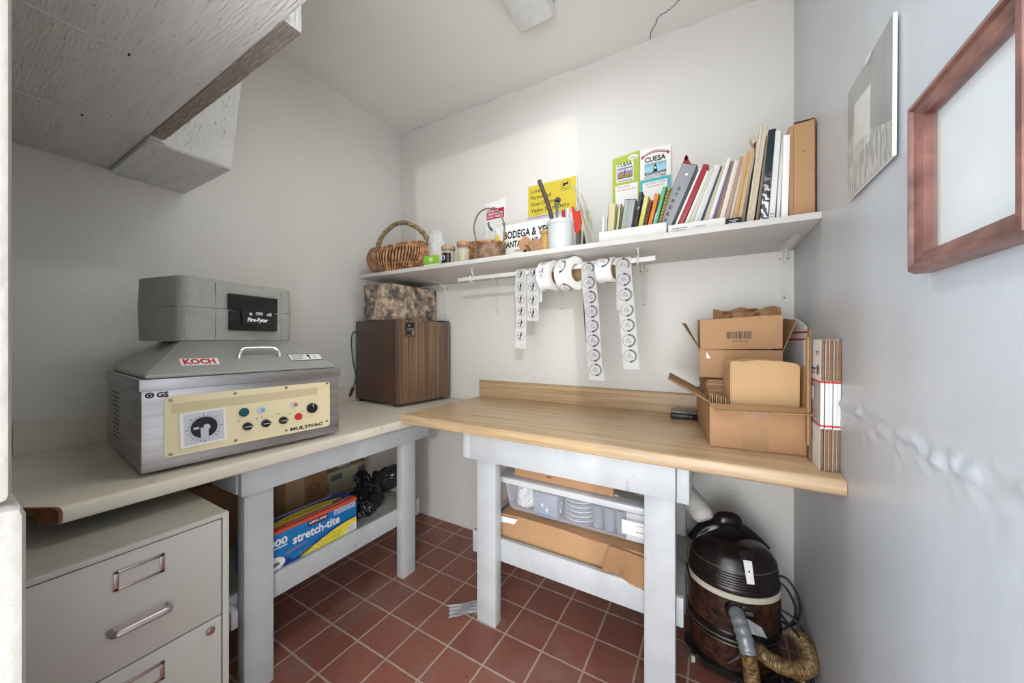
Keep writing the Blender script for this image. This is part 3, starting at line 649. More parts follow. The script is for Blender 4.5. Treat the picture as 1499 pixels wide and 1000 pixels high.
b.m(m_pink).text('Part of the', PF, .024, W_-.150, .010, .060, bold=0, z=.002); b.text('Community for', PF, .024, W_-.164, .010, .086, z=.002); b.build('print', t)
t = wallthing('poster', 'white poster with maroon ribbon and teal border behind the books', 'poster', -.305, 1.770)
b = B(); b.m(m_paper).prism([(0, 0), (.134, 0), (.134, .292), (.001, .297)], 0, .0012, PF); W_ = .292
b.m(m_tealp).rect(.001, .133, 0, W_-.140, .0015, PF); b.m(m_paper).rect(.012, .119, 0, W_-.155, .0018, PF)
b.m(m_maroon); ra = [(x, W_-.036+.024*math.cos((x-.067)*22)) for x in [.008+.118*i/14 for i in range(15)]]
b.poly([(x, z, .0016) for x, z in ra]+[(x, z-.011, .0016) for x, z in ra[::-1]], PF); b.poly([(.004, ra[0][1]-.016, .0015), (.016, ra[0][1]-.010, .0015), (.014, ra[0][1]+.002, .0015), (.003, ra[0][1]-.004, .0015), (.009, ra[0][1]-.01, .0015)], PF); b.poly([(.130, ra[0][1]-.016, .0015), (.118, ra[0][1]-.010, .0015), (.12, ra[0][1]+.002, .0015), (.131, ra[0][1]-.004, .0015), (.125, ra[0][1]-.01, .0015)], PF)
b.m(m_paper)
for k in range(17):
    x = .020+.093*k/16; b.rect(x, x+.0035, W_-.0425+.024*math.cos((x-.067)*22)-.0005, W_-.0425+.024*math.cos((x-.067)*22)+.003, .0019, PF)
b.m(m_ink).text('CUESA', PF, .021, W_-.062, .023, .092, bold=.035, z=.002)
b.m(m_slate).rect(.021, .115, W_-.122, W_-.068, .0016, PF); b.m(m_sky).rect(.022, .114, W_-.112, W_-.069, .0018, PF)
b.m(m_slate)
for k in range(13): b.rect(.024+k*.0069, .026+k*.0069, W_-.086, W_-.072, .0019, PF)
b.rect(.022, .114, W_-.074, W_-.072, .0019, PF); b.m(m_ink).rect(.022, .114, W_-.122, W_-.112, .002, PF); b.poly([(.058, W_-.116, .0021), (.078, W_-.116, .0021), (.074, W_-.09, .0021), (.070, W_-.076, .0021), (.068, W_-.07, .0021), (.066, W_-.076, .0021), (.062, W_-.09, .0021)], PF)
b.m(m_paper).disc(.068, W_-.094, .004, .005, .0024, PF); squig(b, PF, .028, .108, W_-.119, .003, .0023, 9); b.m(m_ink); squig(b, PF, .021, .114, W_-.128, .002, .002, 5); b.text('FOOD SYSTEMS', PF, .021, W_-.1375, .007, .094, bold=.02, z=.002)
b.m(m_maroon).text('Part of the CUESA', PF, .022, W_-.167, .009, .092, z=.002); b.text('Community for', PF, .032, W_-.180, .009, .072, z=.002); b.build('print', t)
t = wallthing('poster', 'yellow cheese poster in a clear sleeve with a small goat emblem', 'poster', -.900, 1.855)
b = B(); b.m(M('plastic_sleeve', 'E2DFE0', .25, var=.01)).prism([(-.006, -.004), (.286, -.004), (.286, .182), (-.006, .170)], 0, .0010, PF)
b.m(m_yel).rect(0, .279, 0, .168, .0014, PF); b.m(m_ink)
for i, (s_, wd) in enumerate((('Local', .062), ('Farmstead', .120), ('Goat Cheese', .142), ('Yerba Santa Dairy', .225))): b.text(s_, PF, .018, .128-i*.036, .020, wd, z=.0018, bold=.008)
b.disc(.222, .138, .028, .022, .0018, PF, inner=.93); b.poly([(.205, .130, .0019), (.215, .126, .0019), (.222, .134, .0019), (.236, .132, .0019), (.238, .144, .0019), (.230, .150, .0019), (.224, .142, .0019), (.208, .146, .0019)], PF); squig(b, PF, .19, .26, .112, .002, .0018, 6); squig(b, PF, .20, .25, .105, .002, .0018, 7)
b.build('print', t)
t = wallthing('leaflet', 'narrow white leaflet with crimson heading and a grey state map, behind the handled basket', 'leaflet', -1.188, 1.745)
b = B(); b.m(m_paper).prism([(0, 0), (.140, 0), (.140, .250), (0, .240)], 0, .0010, PF); b.m(m_pink).rect(.008, .131, .140, .200, .0014, PF); b.poly([(.03, .2, .0014), (.055, .214, .0014), (.085, .2, .0014)], PF)
b.m(m_paper)
for i, (s_, wd) in enumerate((('BODEGA &', .078), ('YERBA SANTA', .110), ('GOAT CHEESE', .108))): b.text(s_, PF, .013, .184-i*.018, .012, wd, z=.0018, bold=.02)
b.m(m_slate).poly([(.012, .128, .0014), (.030, .130, .0014), (.030, .108, .0014), (.056, .082, .0014), (.052, .070, .0014), (.036, .074, .0014), (.018, .100, .0014)], PF)
for k in range(9): squig(b, PF, .045 if k < 3 else .066 if k < 5 else .015, .125, .128-k*.0125, .0015, .0014, 20+k)
b.build('print', t)

t = thing('photograph', 'unframed grey photograph of a grassy field on white board, mounted on the right wall', 'photograph', (.268, .95, 1.60), 0)
m_photo = M('grey_photo_field', '9A9A98', .3, var=.12, scale=6, st=(1, 3, 1)); m_grass = M('grey_photo_grass', '8E8F8A', .3, scale=30, st=(1, 4, .8), c2='C2C2BC', lo=.4, hi=.6)
RF = frame((-.0055, 0, 0), (0, -1, 0), (0, 0, 1))                    # faces -X, x local runs toward the viewer
b = B(); b.m(m_paper).prism([(-.124, -.118), (.110, -.122), (.114, .118), (-.116, .124)], 0, -.0050, RF)
b.m(m_photo).prism([(-.123, -.117), (.108, -.121), (.112, .117), (-.115, .123)], 0, .0006, RF); b.m(m_grass).prism([(-.122, -.117), (.108, -.121), (.108, -.06), (.02, -.03), (-.06, .03), (-.119, .01)], .0006, .0009, RF)
m_ph2 = M('pale_photo', 'D6D5CE', .3, var=.06, scale=40)
b.m(m_ph2).prism([(-.085, -.045), (.01, -.045), (.018, .06), (-.072, .072)], .0009, .0012, RF); b.m(m_slate)
for k in range(9): b.rect(-.08+k*.009, -.0785+k*.009, -.042, -.018-k*.001, .0015, RF)
b.build('print', t)
b = B(); b.m(M('clear_tape_bit', 'DADAD8', .15)).rect(-.012, .022, .112, .124, .0014, RF); b.build('tape', t)

t = thing('picture_frame', 'large reddish wooden picture frame with glass on the right wall', 'picture frame', (.272, .6265, 1.3835), 0)
m_mah = M('mahogany_frame', '8F6358', .38, scale=7, st=(3, 3, 3), c2='5E3730', lo=.35, hi=.68, coat=.25, bump=.15, bscale=90)
FR = frame((0, 0, 0), (0, -1, 0), (0, 0, 1)); y0_, y1_, z0_, z1_ = -.1145, .1145, -.1225, .1225; wd = .026
prof = [(0, 0), (0, .018), (.004, .026), (.010, .027), (.013, .0225), (.019, .0215), (.022, .019), (wd, .018), (wd, 0)]
cs = [(y0_, z0_), (y1_, z0_), (y1_, z1_), (y0_, z1_)]
for i in range(4):
    a = Vector(cs[i]); c = Vector(cs[(i+1) % 4]); u = (c-a).normalized(); nn = Vector((-u.y, u.x)); b = B(); b.m(m_mah); tm = bmesh.new()
    ra = [tm.verts.new((*(a+u*p+nn*p), q)) for p, q in prof]; rb = [tm.verts.new((*(c-u*p+nn*p), q)) for p, q in prof]; n = len(prof)
    for k in range(n): tm.faces.new((ra[k], ra[(k+1) % n], rb[(k+1) % n], rb[k]))
    tm.faces.new(ra[::-1]); tm.faces.new(rb); bmesh.ops.recalc_face_normals(tm, faces=tm.faces); b.add(tm, FR); b.build('rail', t)
b = B(); b.m(M('cream_mount_edge', 'D9D3B8', .5)).rect(y0_+wd-.003, y1_-wd+.003, z0_+wd-.003, z1_-wd+.003, .004, FR); b.m(M('faded_print', 'E4E6E4', .3, var=.02, scale=3)).rect(y0_+wd+.008, y1_-wd+.001, z0_+wd+.003, z1_-wd-.002, .0045, FR); b.build('print', t)
b = B(); b.m(M('picture_glass', 'E8EEEE', .03, alpha=.12, spec=.8)).prism([(y0_+wd-.002, z0_+wd-.002), (y1_-wd+.002, z0_+wd-.002), (y1_-wd+.002, z1_-wd+.002), (y0_+wd-.002, z1_-wd+.002)], .0065, .0085, FR); b.build('glass', t)

# ================================================================ THINGS ON THE SHELF
def on(x, y, e=.0008): return (x, y, zs(x)+e)
m_wick = M('willow_wicker', 'BF9062', .6, scale=30, c2='7A4C2A', lo=.38, hi=.62, bump=.3, bscale=200); m_wickd = M('shade_and_dark_marks', '3E291B', .8, var=.2, scale=30); m_wickh = M('braided_handle', '9C8A62', .6, scale=60, c2='6A5738', lo=.42, hi=.58, bump=.9, bscale=120)  # m_wickd: painted shade behind the weave, also dark print and seams
# big basket
t = thing('wicker_basket', 'large oval brown wicker basket with thick braided handle, at the left end of the shelf', 'basket', on(-1.617, 1.452), .0)
bp = lambda u: (1+.0*u)
lev = [(.165, .004), (.205, .045), (.232, .085), (.228, .118), (.205, .140)]
b = B(); b.m(m_wickd).lathe([(r-.010, z) for r, z in lev], 48, 1, .45, cap=False); b.disc(0, 0, .158, .07, .006, I4, 32); b.build('shade_shell', t)  # dark inner shell, shade painted in behind the ribs
b = B(); b.m(m_wick); N = 62
for k in range(N):
    a = 2*PI*k/N; rim = .022*abs(math.cos(a))
    b.tube(spl([(r*math.cos(a+.03*j), .45*r*math.sin(a+.03*j), z+rim*(j/4)) for j, (r, z) in enumerate(lev)], 3), .0046+.0008*(k % 3), 6)
b.build('ribs', t)
b = B(); b.m(m_wick)
for rr, zz in ((.165, .008), (.206, .05)): b.tube([(rr*math.cos(2*PI*k/40), .45*rr*math.sin(2*PI*k/40), zz) for k in range(40)], .005, 6, True)
for dk in (0, 1): b.tube([((.207+.003*math.sin(k*1.6+dk*3))*math.cos(2*PI*k/60), .45*.207*math.sin(2*PI*k/60), .141+.022*abs(math.cos(2*PI*k/60))+.003*math.cos(k*1.6+dk*3)) for k in range(60)], .0055, 6, True)
b.build('rim', t)
b = B(); b.m(m_wickh); hp = spl([(-.075, -.085, .09), (-.078, -.075, .16), (-.075, -.05, .225), (-.052, -.02, .275), (-.005, 0, .305), (.055, .01, .302), (.125, .03, .270), (.18, .045, .215), (.212, .045, .15), (.215, .04, .12)], 6)
b.tube(hp, .013, 10)
for ph in (0, PI): b.tube([Vector(p)+Vector((math.cos(ph+i*.9)*.011, math.sin(ph+i*.9)*.013, math.sin(ph+i*.9)*.006)) for i, p in enumerate(hp)], .0055, 6)
b.build('handle', t)
def cone(name, lab, cat, x, y, r, h, mat, z=.05):
    t = thing(name, lab, cat, (x, y, zs(x)+z)); b = B(); b.m(mat).lathe([(r, 0), (r*.9, h*.2), (.001, h)], 14); b.build('body', t); return t
t = cone('paper_cone', 'small red pointed thing sticking up in the large wicker basket', 'ornament', -1.495, 1.45, .020, .175, M('red_paper', 'C8503F', .5), .012)
t = thing('folded_card', 'blue grey card beside the red point in the wicker basket', 'card', (-1.462, 1.465, zs(-1.5)+.012)); b = B(); b.m(M('blue_grey_card', '8FA9AF', .5)).prism([(-.02, 0), (.022, 0), (.03, .12), (.006, .170), (-.01, .12)], 0, .002, FRONT()); b.build('sheet', t)
t = thing('paper_plate', 'white crumpled paper sheet leaning on the wall behind the wicker basket', 'paper', (-1.60, 1.69, zs(-1.61)+.001), rot=(-.18, 0, 0))
b = B(); b.m(m_paper); tm = bmesh.new(); bmesh.ops.create_grid(tm, x_segments=16, y_segments=16, size=.5)
for v in tm.verts: v.co = Vector((v.co.x*.27, .012*noise.noise(v.co*6)-.004, (v.co.y+.5)*.255*(1-.35*max(0, v.co.x)))) 
bmesh.ops.solidify(tm, geom=tm.faces[:], thickness=.001); b.add(tm); b.build('sheet', t)
# clear bag with green header
m_clear = M('clear_plastic', 'E9EBEA', .12, var=.01, trans=.0, alpha=.34)
t = thing('plastic_bag', 'clear plastic bag with green and white label, right of the large basket', 'bag', on(-1.333, 1.44))
b = B(); b.m(m_clear).blob((0, .03, .118), (.058, .032, .122), .22, 1.6, 5, 3, squash=.112); b.build('bag', t)
b = B(); b.m(M('green_label', '8DC63A', .45)).rect(-.055, .055, .030, .078, 0, FRONT((0, -.012, 0))); b.m(m_paper).rect(-.055, .055, .004, .030, 0, FRONT((0, -.012, 0))); b.disc(.0, .056, .014, .013, .0004, FRONT((0, -.012, 0)), inner=.75); b.disc(.0, .056, .006, .006, .0004, FRONT((0, -.012, 0)))
b.m(m_slate); squig(b, FRONT((0, -.012, 0)), -.045, .045, .013, .003, .0004, 3); b.build('label', t, 'green label over a white band')
# jars
m_glass = M('jar_glass', 'EDF1EC', .05, alpha=.30); m_straw = M('straw_fill', 'C9AE78', .7, var=.15, scale=60, bump=.5, bscale=100)
def jar(label, x, y, r, h, fill, lid=None, lab=None):
    t = thing('glass_jar', label, 'jar', on(x, y)); b = B(); b.m(fill).lathe([(r*.9, .003), (r*.92, h*.78)], 28); b.build('contents', t)
    b = B(); b.m(m_glass).lathe([(r*.9, 0), (r, .006), (r, h*.8), (r*.8, h*.92), (r*.82, h)], 28); b.build('glass', t)
    if lid: b = B(); b.m(lid).lathe([(r*.98, h*.90), (r*1.05, h*.93), (r*1.0, h*1.12), (r*.5, h*1.18)], 28, wob=lambda j, k: .002*math.sin(k*2.2+j)); b.build('lid', t)
    if lab:
        b = B(); b.m(lab); R_ = r+.0008; n = 10; q = [(R_*math.sin(-1.1+2.2*i/n), -R_*math.cos(-1.1+2.2*i/n)) for i in range(n+1)]; tm = bmesh.new()
        lo = [tm.verts.new((*p, h*.2)) for p in q]; hi = [tm.verts.new((*p, h*.72)) for p in q]
        for i in range(n): tm.faces.new((lo[i], lo[i+1], hi[i+1], hi[i]))
        b.add(tm); b.m(m_paper).disc(-.004, h*.46, r*.35, r*.35, 0, FRONT((0, -R_-.0012, 0)), inner=.7); b.m(m_pink).disc(-.008, h*.62, r*.2, r*.2, 0, FRONT((0, -R_-.0010, 0))); b.build('label', t)
    return t
jar('glass jar with a dark label and cloth cover, just right of the clear bag', -1.213, 1.43, .034, .100, m_straw, M('burlap_cover', 'B99A78', .8, var=.2, scale=50, bump=.6), m_black)
jar('glass jar of straw coloured contents with woven lid, touching the handled basket', -1.112, 1.43, .033, .105, m_straw, m_wick)
t = thing('olive_packet', 'slim olive green packet standing behind the dark labelled jar', 'packet', on(-1.262, 1.50)); b = B(); b.m(M('olive_wrap', '8C8A4E', .5, var=.2, scale=40)).box(-.022, .022, -.012, .012, 0, .105, .004); b.build('body', t)
t = thing('woven_coaster_stack', 'stack of brown woven pads behind the two jars', 'coaster', on(-1.135, 1.515)); b = B(); b.m(m_wick)
for k in range(11): b.tube([((.062+.002*math.sin(j*1.3+k))*math.cos(2*PI*j/36), .035*math.sin(2*PI*j/36), .006+k*.0125) for j in range(36)], .0068, 6, True)
b.m(m_wickd).lathe([(.055, .001), (.055, .13)], 24, 1, .55); b.build('rings', t)
# handled basket
m_rattan = M('pinkish_rattan', 'A98A72', .6, scale=30, c2='7C5D48', lo=.4, hi=.6, bump=.2)
t = thing('handled_basket', 'small round woven basket with a tall thin hoop handle, in front of the leaflet', 'basket', on(-.965, 1.455))
b = B(); b.m(m_wickd).lathe([(.064, .002), (.072, .088)], 32, cap=False); b.disc(0, 0, .064, .064, .003, I4, 28); b.build('shade_shell', t)  # dark shell puts painted shade between the woven rings
b = B(); b.m(m_rattan)
for j in range(12): b.tube([((.067+.0007*j+.0022*(1 if (k+j) % 2 else -1))*math.cos(2*PI*k/40), (.067+.0007*j+.0022*(1 if (k+j) % 2 else -1))*math.sin(2*PI*k/40), .004+j*.0072) for k in range(40)], .0037, 6, True)
b.m(m_wick)
for j in (0, 1): b.tube([((.077+.002*math.sin(k*1.5+j*3))*math.cos(2*PI*k/50), (.077+.002*math.sin(k*1.5+j*3))*math.sin(2*PI*k/50), .092+.003*math.cos(k*1.5+j*3)) for k in range(50)], .0048, 6, True)
b.build('weave', t)
b = B(); b.m(M('twig_handle', '8B8069', .7, var=.2, scale=50, bump=.5)); hp = spl([(-.066, 0, .07), (-.092, 0, .15), (-.098, 0, .21), (-.07, 0, .262), (-.018, 0, .278), (.04, 0, .255), (.075, 0, .205), (.082, 0, .14), (.070, 0, .07)], 6); b.tube(hp, .0042, 8); b.tube([Vector(p)+Vector((.003*math.sin(i), .003*math.cos(i), 0)) for i, p in enumerate(hp)], .0025, 6)
b.blob((.080, -.002, .185), (.009, .008, .010), .4, 3, 2, 5); b.build('handle', t)
t = thing('yellow_packet', 'crumpled yellow packet poking out of the handled basket', 'packet', (-.935, 1.47, zs(-.93)+.006)); b = B(); b.m(M('yellow_wrap', 'D6BC55', .45, var=.1)).blob((0, 0, .085), (.022, .016, .060), .5, 2.5, 3, 8); b.m(M('yellow_wrap', 'D6BC55', .45)).box(-.012, .012, -.01, .01, 0, .06, .003); b.build('body', t)
# sign
t = thing('sign_board', 'white signboard with bold black cheese maker name, leaning behind the round wooden tag', 'sign', on(-1.045, 1.63), rot=(-.03, 0, 0))
b = B(); b.m(m_paper).prism([(0, .001), (.43, .001), (.43, .238), (0, .243)], 0, .004, PF); b.m(M('cream_edge', 'E4DFAE', .5)).rect(0, .43, .001, .05, .0042, PF)
b.m(m_ink).text('BODEGA & YERBA', PF, .052, .167, .040, .325, bold=.03, z=.0046); b.text('SANTA GOAT CHEESE', PF, .054, .118, .033, .325, bold=.03, z=.0046); b.text('LAKE COUNTY', PF, .120, .092, .012, .12, bold=.02, z=.0046); b.build('board', t)
t = thing('wooden_tag', 'round tan wooden disc standing in front of the white signboard', 'disc', on(-.775, 1.475)); b = B(); b.m(M('tan_leather', 'BD8F6C', .6, var=.06)).prism([(.032*math.cos(a*PI/14)-.003, .075+.036*math.sin(a*PI/14)) for a in range(28)], 0, .006, FRONT((0, 0, 0)))
b.box(-.010, .006, -.006, 0, 0, .05, .001); b.build('disc', t)
t = thing('paper_bundle', 'crumpled tan paper bundle with a dark seam, left of the white tub', 'paper', on(-.715, 1.455)); b = B(); b.m(M('tan_paper', 'B78D68', .7, var=.12, scale=20)).blob((0, 0, .042), (.050, .03, .048), .35, 2, 4, 2, squash=.04)
b.m(m_wickd).tube([(-.04, -.026, .06), (-.02, -.032, .045), (-.005, -.033, .02)], .0022, 6); b.build('body', t)
t = thing('wooden_cylinder', 'yellowish wooden cylinder with dark rings, tight against the white tub', 'cylinder', on(-.668, 1.47)); b = B(); b.m(M('yellow_wood', 'C79F58', .5, scale=12, st=(1, 1, 6), var=.12)).lathe([(.024, 0), (.024, .118), (.021, .124)], 28)
b.m(M('burnt_ring', '6A4A2A', .6)); b.lathe([(.0243, .103), (.0243, .106)], 28, cap=False); b.lathe([(.0243, .112), (.0243, .1135)], 28, cap=False); b.build('body', t)
# tub and tools
m_tub = M('white_plastic_tub', 'CDD1D2', .35, var=.02)
t = thing('utensil_tub', 'white plastic tub holding tools, in the middle of the shelf', 'tub', on(-.583, 1.435)); b = B()
b.m(m_tub).lathe([(.050, 0), (.053, .004), (.056, .120), (.0595, .122), (.0595, .138), (.055, .138), (.052, .12), (.049, .006), (.001, .005)], 36); b.build('body', t)
def stickthing(name, label, cat, pts, r, mat, n=8, extra=None):
    t = thing(name, label, cat, pts[0]); b = B(); b.m(mat); o = Vector(pts[0]); b.tube([Vector(p)-o for p in spl(pts, 5)], r, n); 
    if extra: extra(b, o)
    b.build('body', t); return t
tb = zs(-.58)+.0075
stickthing('hammer_handle', 'dark brown worn handle leaning up out of the white tub', 'tool handle', [(-.605, 1.44, tb+.012), (-.624, 1.438, 1.70), (-.645, 1.436, 1.78), (-.684, 1.43, 1.888)], .0095, M('dark_worn_wood', '55463C', .6, var=.2, scale=30, bump=.4), 12)
def wr(b, o):
    b.m(M('steel_tool', '8E8F8E', .3, 1)).disc(0, .205, .014, .014, 0, FRONT((-.003, -.003, 0)), inner=.6); b.prism([(.014*math.cos(a*PI/10), .012*math.sin(a*PI/10)+.22) for a in range(20)], -.003, .003, FRONT((0, 0, 0)))
stickthing('steel_wrench', 'grey steel wrench in the white tub beside the dark handle', 'wrench', [(-.592, 1.425, tb+.006), (-.594, 1.425, 1.66), (-.596, 1.425, 1.765)], .006, M('steel_tool', '8E8F8E', .3, 1), 8, wr)
stickthing('red_screwdriver', 'dark red handled tool in the white tub', 'tool', [(-.573, 1.44, tb+.01), (-.57, 1.44, 1.69), (-.572, 1.44, 1.735)], .008, M('dark_red_plastic', 'A52A35', .35), 10)
stickthing('white_spoon', 'white plastic handle in the white tub', 'spoon', [(-.560, 1.455, tb+.008), (-.558, 1.455, 1.68), (-.556, 1.452, 1.745)], .007, M('pinkish_white', 'E8DCDD', .4), 10)
t = thing('red_scissors', 'red plastic scissors handles sticking up just right of the white tub', 'scissors', on(-.518, 1.475)); b = B(); b.m(m_redp).prism([(-.012, .095), (.004, .085), (.014, .110), (.028, .168), (.020, .212), (.006, .186), (-.006, .186), (-.024, .216), (-.027, .205)], 0, .008, FRONT(), bev=.002); b.m(M('steel_tool', '8E8F8E', .3, 1)).prism([(-.007, 0), (.007, 0), (.006, .1), (-.008, .1)], .002, .005, FRONT()); b.build('body', t)
for nm, lab, xa, xb_, zt_, r_, mt_ in (('black_marker', 'black marker leaning at the right side of the tub', -.502, -.497, 1.700, .0065, m_black), ('black_marker', 'shorter black pen beside the black marker, near the tub', -.488, -.497, 1.640, .006, m_blackm), ('green_marker', 'green topped stick between the scissors and the folded plastic sheets', -.478, -.485, 1.738, .0075, M('green_plastic', '7FA82E', .4)), ('purple_pen', 'purple pen right of the black markers', -.468, -.470, 1.69, .006, M('purple_plastic', '7F6385', .4)), ('brown_ruler', 'thin brown stick standing behind the tub at its right edge', -.522, -.520, 1.66, .006, M('brown_stick', '6E5238', .6))):
    stickthing(nm, lab, 'pen', [(xa, 1.50, zs(xa)+r_*.6), (xb_, 1.505, (1.55+zt_)/2), (xb_, 1.51, zt_)], r_, mt_)
t = thing('plastic_sheet', 'translucent cream plastic sheet folded to a slanting point, left of the small books', 'plastic sheet', on(-.46, 1.43)); b = B(); b.m(M('cream_plastic', 'E2E0CF', .2, var=.04, scale=10, alpha=.55))
for k, (x0_, x1_, xt, zt_) in enumerate(((.000, .046, -.062, .29), (.014, .054, -.034, .25), (-.012, .02, -.058, .24))):
    tm = bmesh.new(); N_ = 10; L0_ = []; 
    for i in range(N_+1):
        u = i/N_; L0_.append([tm.verts.new(((x0_*(1-u)+xt*u)+(x1_*(1-u)**.8-x0_*(1-u)**.8)*j/5*(1), .016*k+.010*math.sin(j*1.1+u*2), zt_*u+.001+abs(0))) for j in range(6)])
    for i in range(N_):
        for j in range(5): tm.faces.new((L0_[i][j], L0_[i][j+1], L0_[i+1][j+1], L0_[i+1][j]))
    bmesh.ops.solidify(tm, geom=tm.faces[:], thickness=.001); b.add(tm)
b.build('sheets', t)

# ---- open boxes with books
m_wbox = M('white_carton', 'DDDCD8', .6, var=.02, scale=20)
def tray(name, label, x0, x1, y0, y1, h, print_=None):
    t = thing(name, label, 'box', on((x0+x1)/2, y0)); w2 = (x1-x0)/2; b = B(); b.m(m_wbox)
    b.box(-w2, w2, 0, .002, 0, h, .0005); b.box(-w2, w2, y1-y0-.002, y1-y0, 0, h); b.box(-w2, -w2+.002, .002, y1-y0-.002, 0, h); b.box(w2-.002, w2, .002, y1-y0-.002, 0, h); b.box(-w2, w2, 0, y1-y0, 0, .0015)
    if print_: print_(b, w2)
    b.build('body', t); return t
tray('book_tray', 'plain white open box holding the small books', -.393, -.149, 1.365, 1.56, .046)
def pr2(b, w2):
    b.m(m_slate); F_ = FRONT((0, -.0004, 0)); squig(b, F_, -w2+.012, -w2+.06, .016, .004, 0, 31); squig(b, F_, -w2+.01, -w2+.058, .009, .002, 0, 32); b.m(m_lav); squig(b, F_, .0, .03, .014, .003, 0, 33)
tray('book_tray', 'long low white box with faint writing in front of the binders', -.143, .0315, 1.365, 1.40, .033, pr2)
t = thing('black_name_card', 'small black card with pale lettering at the right end of the low white box', 'card', on(.055, 1.365)); b = B(); b.m(m_blackm).box(-.0225, .0225, 0, .02, 0, .026, .0006); b.m(m_paper); F_ = FRONT((0, -.0005, 0)); squig(b, F_, -.012, .014, .018, .0015, 0, 2); squig(b, F_, -.004, .006, .013, .0015, 0, 3); squig(b, F_, -.014, .012, .008, .0018, 0, 4); b.build('card', t)

m_pages = M('page_edges', 'DAD2BE', .7, st=(90, 1, 1), scale=4, c2='B5AA92', lo=.4, hi=.6)
def lean(name, label, cat, xb, th, ang_, h, y0, dep, mat, pages=None, group=None, deco=None, z=None, shade=True):
    """an upright book or folder: leans right by ang_ degrees, its lower right edge on the shelf"""
    a = math.radians(ang_); zz = (zs(xb) if z is None else z)+th*math.sin(a)+.0006
    t = thing(name, label, cat, (xb, y0, zz), rot=(0, a, 0), group=group); b = B(); b.m(mat)
    if pages:
        c_ = min(.002, th*.2); b.box(0, c_, 0, dep, 0, h, .0004); b.box(th-c_, th, 0, dep, 0, h, .0004); b.box(0, th, 0, c_, 0, h, .0004)
    else: b.box(0, th, 0, dep, 0, h, min(.0012, th*.2))
    if deco: deco(b, th, h)
    b.build('cover' if pages else 'body', t)
    if pages: b = B(); b.m(pages).box(c_, th-c_, c_, dep-.003, .002, h-.002); b.build('pages', t)
    return t
YS = 1.395; ZB = zs(-.27)+.0016
SP = lambda th: FRONT((0, -.0004, 0))
m_creamb = M('cream_book_cover', 'CFC79B', .55, var=.05); m_gcloth = M('grey_cloth', 'A9AEAC', .6, st=(120, 1, 1), scale=3, c2='8F9492', lo=.4, hi=.6)
def dots(c_):
    def f(b, th, h):
        b.m(c_); F_ = SP(th)
        for k in range(int(h/.012)-1): b.rect(th*.25, th*.75, .008+k*.012, .008+k*.012+.006, 0, F_)
    return f
bk = [('booklet', 'thin white booklet, first at the left inside the book tray', -.390, .0085, 2, .112, m_paper, None), ('booklet', 'grey edged white booklet, second from the left in the book tray', -.380, .008, 3, .110, M('pale_grey_cover', 'C4C4C2', .5), None),
      ('book', 'thick cream coloured book near the left end of the book tray', -.370, .028, 3, .158, m_creamb, None), ('book', 'narrow cream book with dark edge, between the cream and grey books', -.339, .012, 6, .150, m_creamb, lambda b, th, h: b.m(m_blackm).rect(th*.75, th, 0, h, 0, SP(th))),
      ('book', 'wide grey cloth book with black edges in the book tray', -.3225, .042, 8.5, .160, m_gcloth, lambda b, th, h: (b.m(m_blackm).rect(th*.93, th, 0, h, 0, SP(th)), b.rect(0, th, h-.003, h, 0, SP(th)))),
      ('book', 'dark purple and black patterned book right of the grey cloth book', -.277, .0125, 10, .182, M('purple_black_cover', '8F869A', .45, scale=70, c2='332D38', lo=.54, hi=.64), None),
      ('book', 'pale yellow and green book in the book tray', -.262, .018, 12, .162, M('pale_yellow_cover', 'CFCB86', .5, scale=4, c2='B8BE2E', lo=.45, hi=.5), None),
      ('book', 'black and orange lettered thin book in the book tray', -.2415, .0105, 13, .145, M('burnt_orange_cover', '8E4A22', .5), dots(m_black)),
      ('book', 'plain orange book in the book tray', -.2285, .0155, 13.5, .165, M('orange_cover', 'D9822F', .45), None),
      ('book', 'bright green book standing tallest in the right half of the tray', -.210, .0135, 14.5, .188, M('green_cover', '5FB486', .4), lambda b, th, h: b.m(m_sky).rect(th*.0, th*.25, 0, h*.5, 0, SP(th))),
      ('book', 'olive yellow dotted book, last at the right in the tray', -.1935, .0105, 15, .182, M('olive_cover', 'B59D3A', .5), dots(M('dark_olive', '5A5030', .5)))]
for nm, lb, xb, th, an, h, mt_, de in bk: lean(nm, lb, nm, xb, th, an, h, YS-.005, .12, mt_, m_pages if nm == 'book' else None, deco=de, z=ZB)
t = thing('leaflet', 'white card corner rising behind the yellow and orange books', 'leaflet', (-.222, 1.505, ZB+.001), rot=(0, .25, 0)); b = B(); b.m(m_paper).prism([(-.02, 0), (.035, 0), (.035, .15), (.01, .172), (-.02, .15)], 0, .002, FRONT()); b.m(m_slate).disc(.006, .150, .008, .008, .003, FRONT(), inner=.85, a0=.3, a1=3); b.build('card', t)
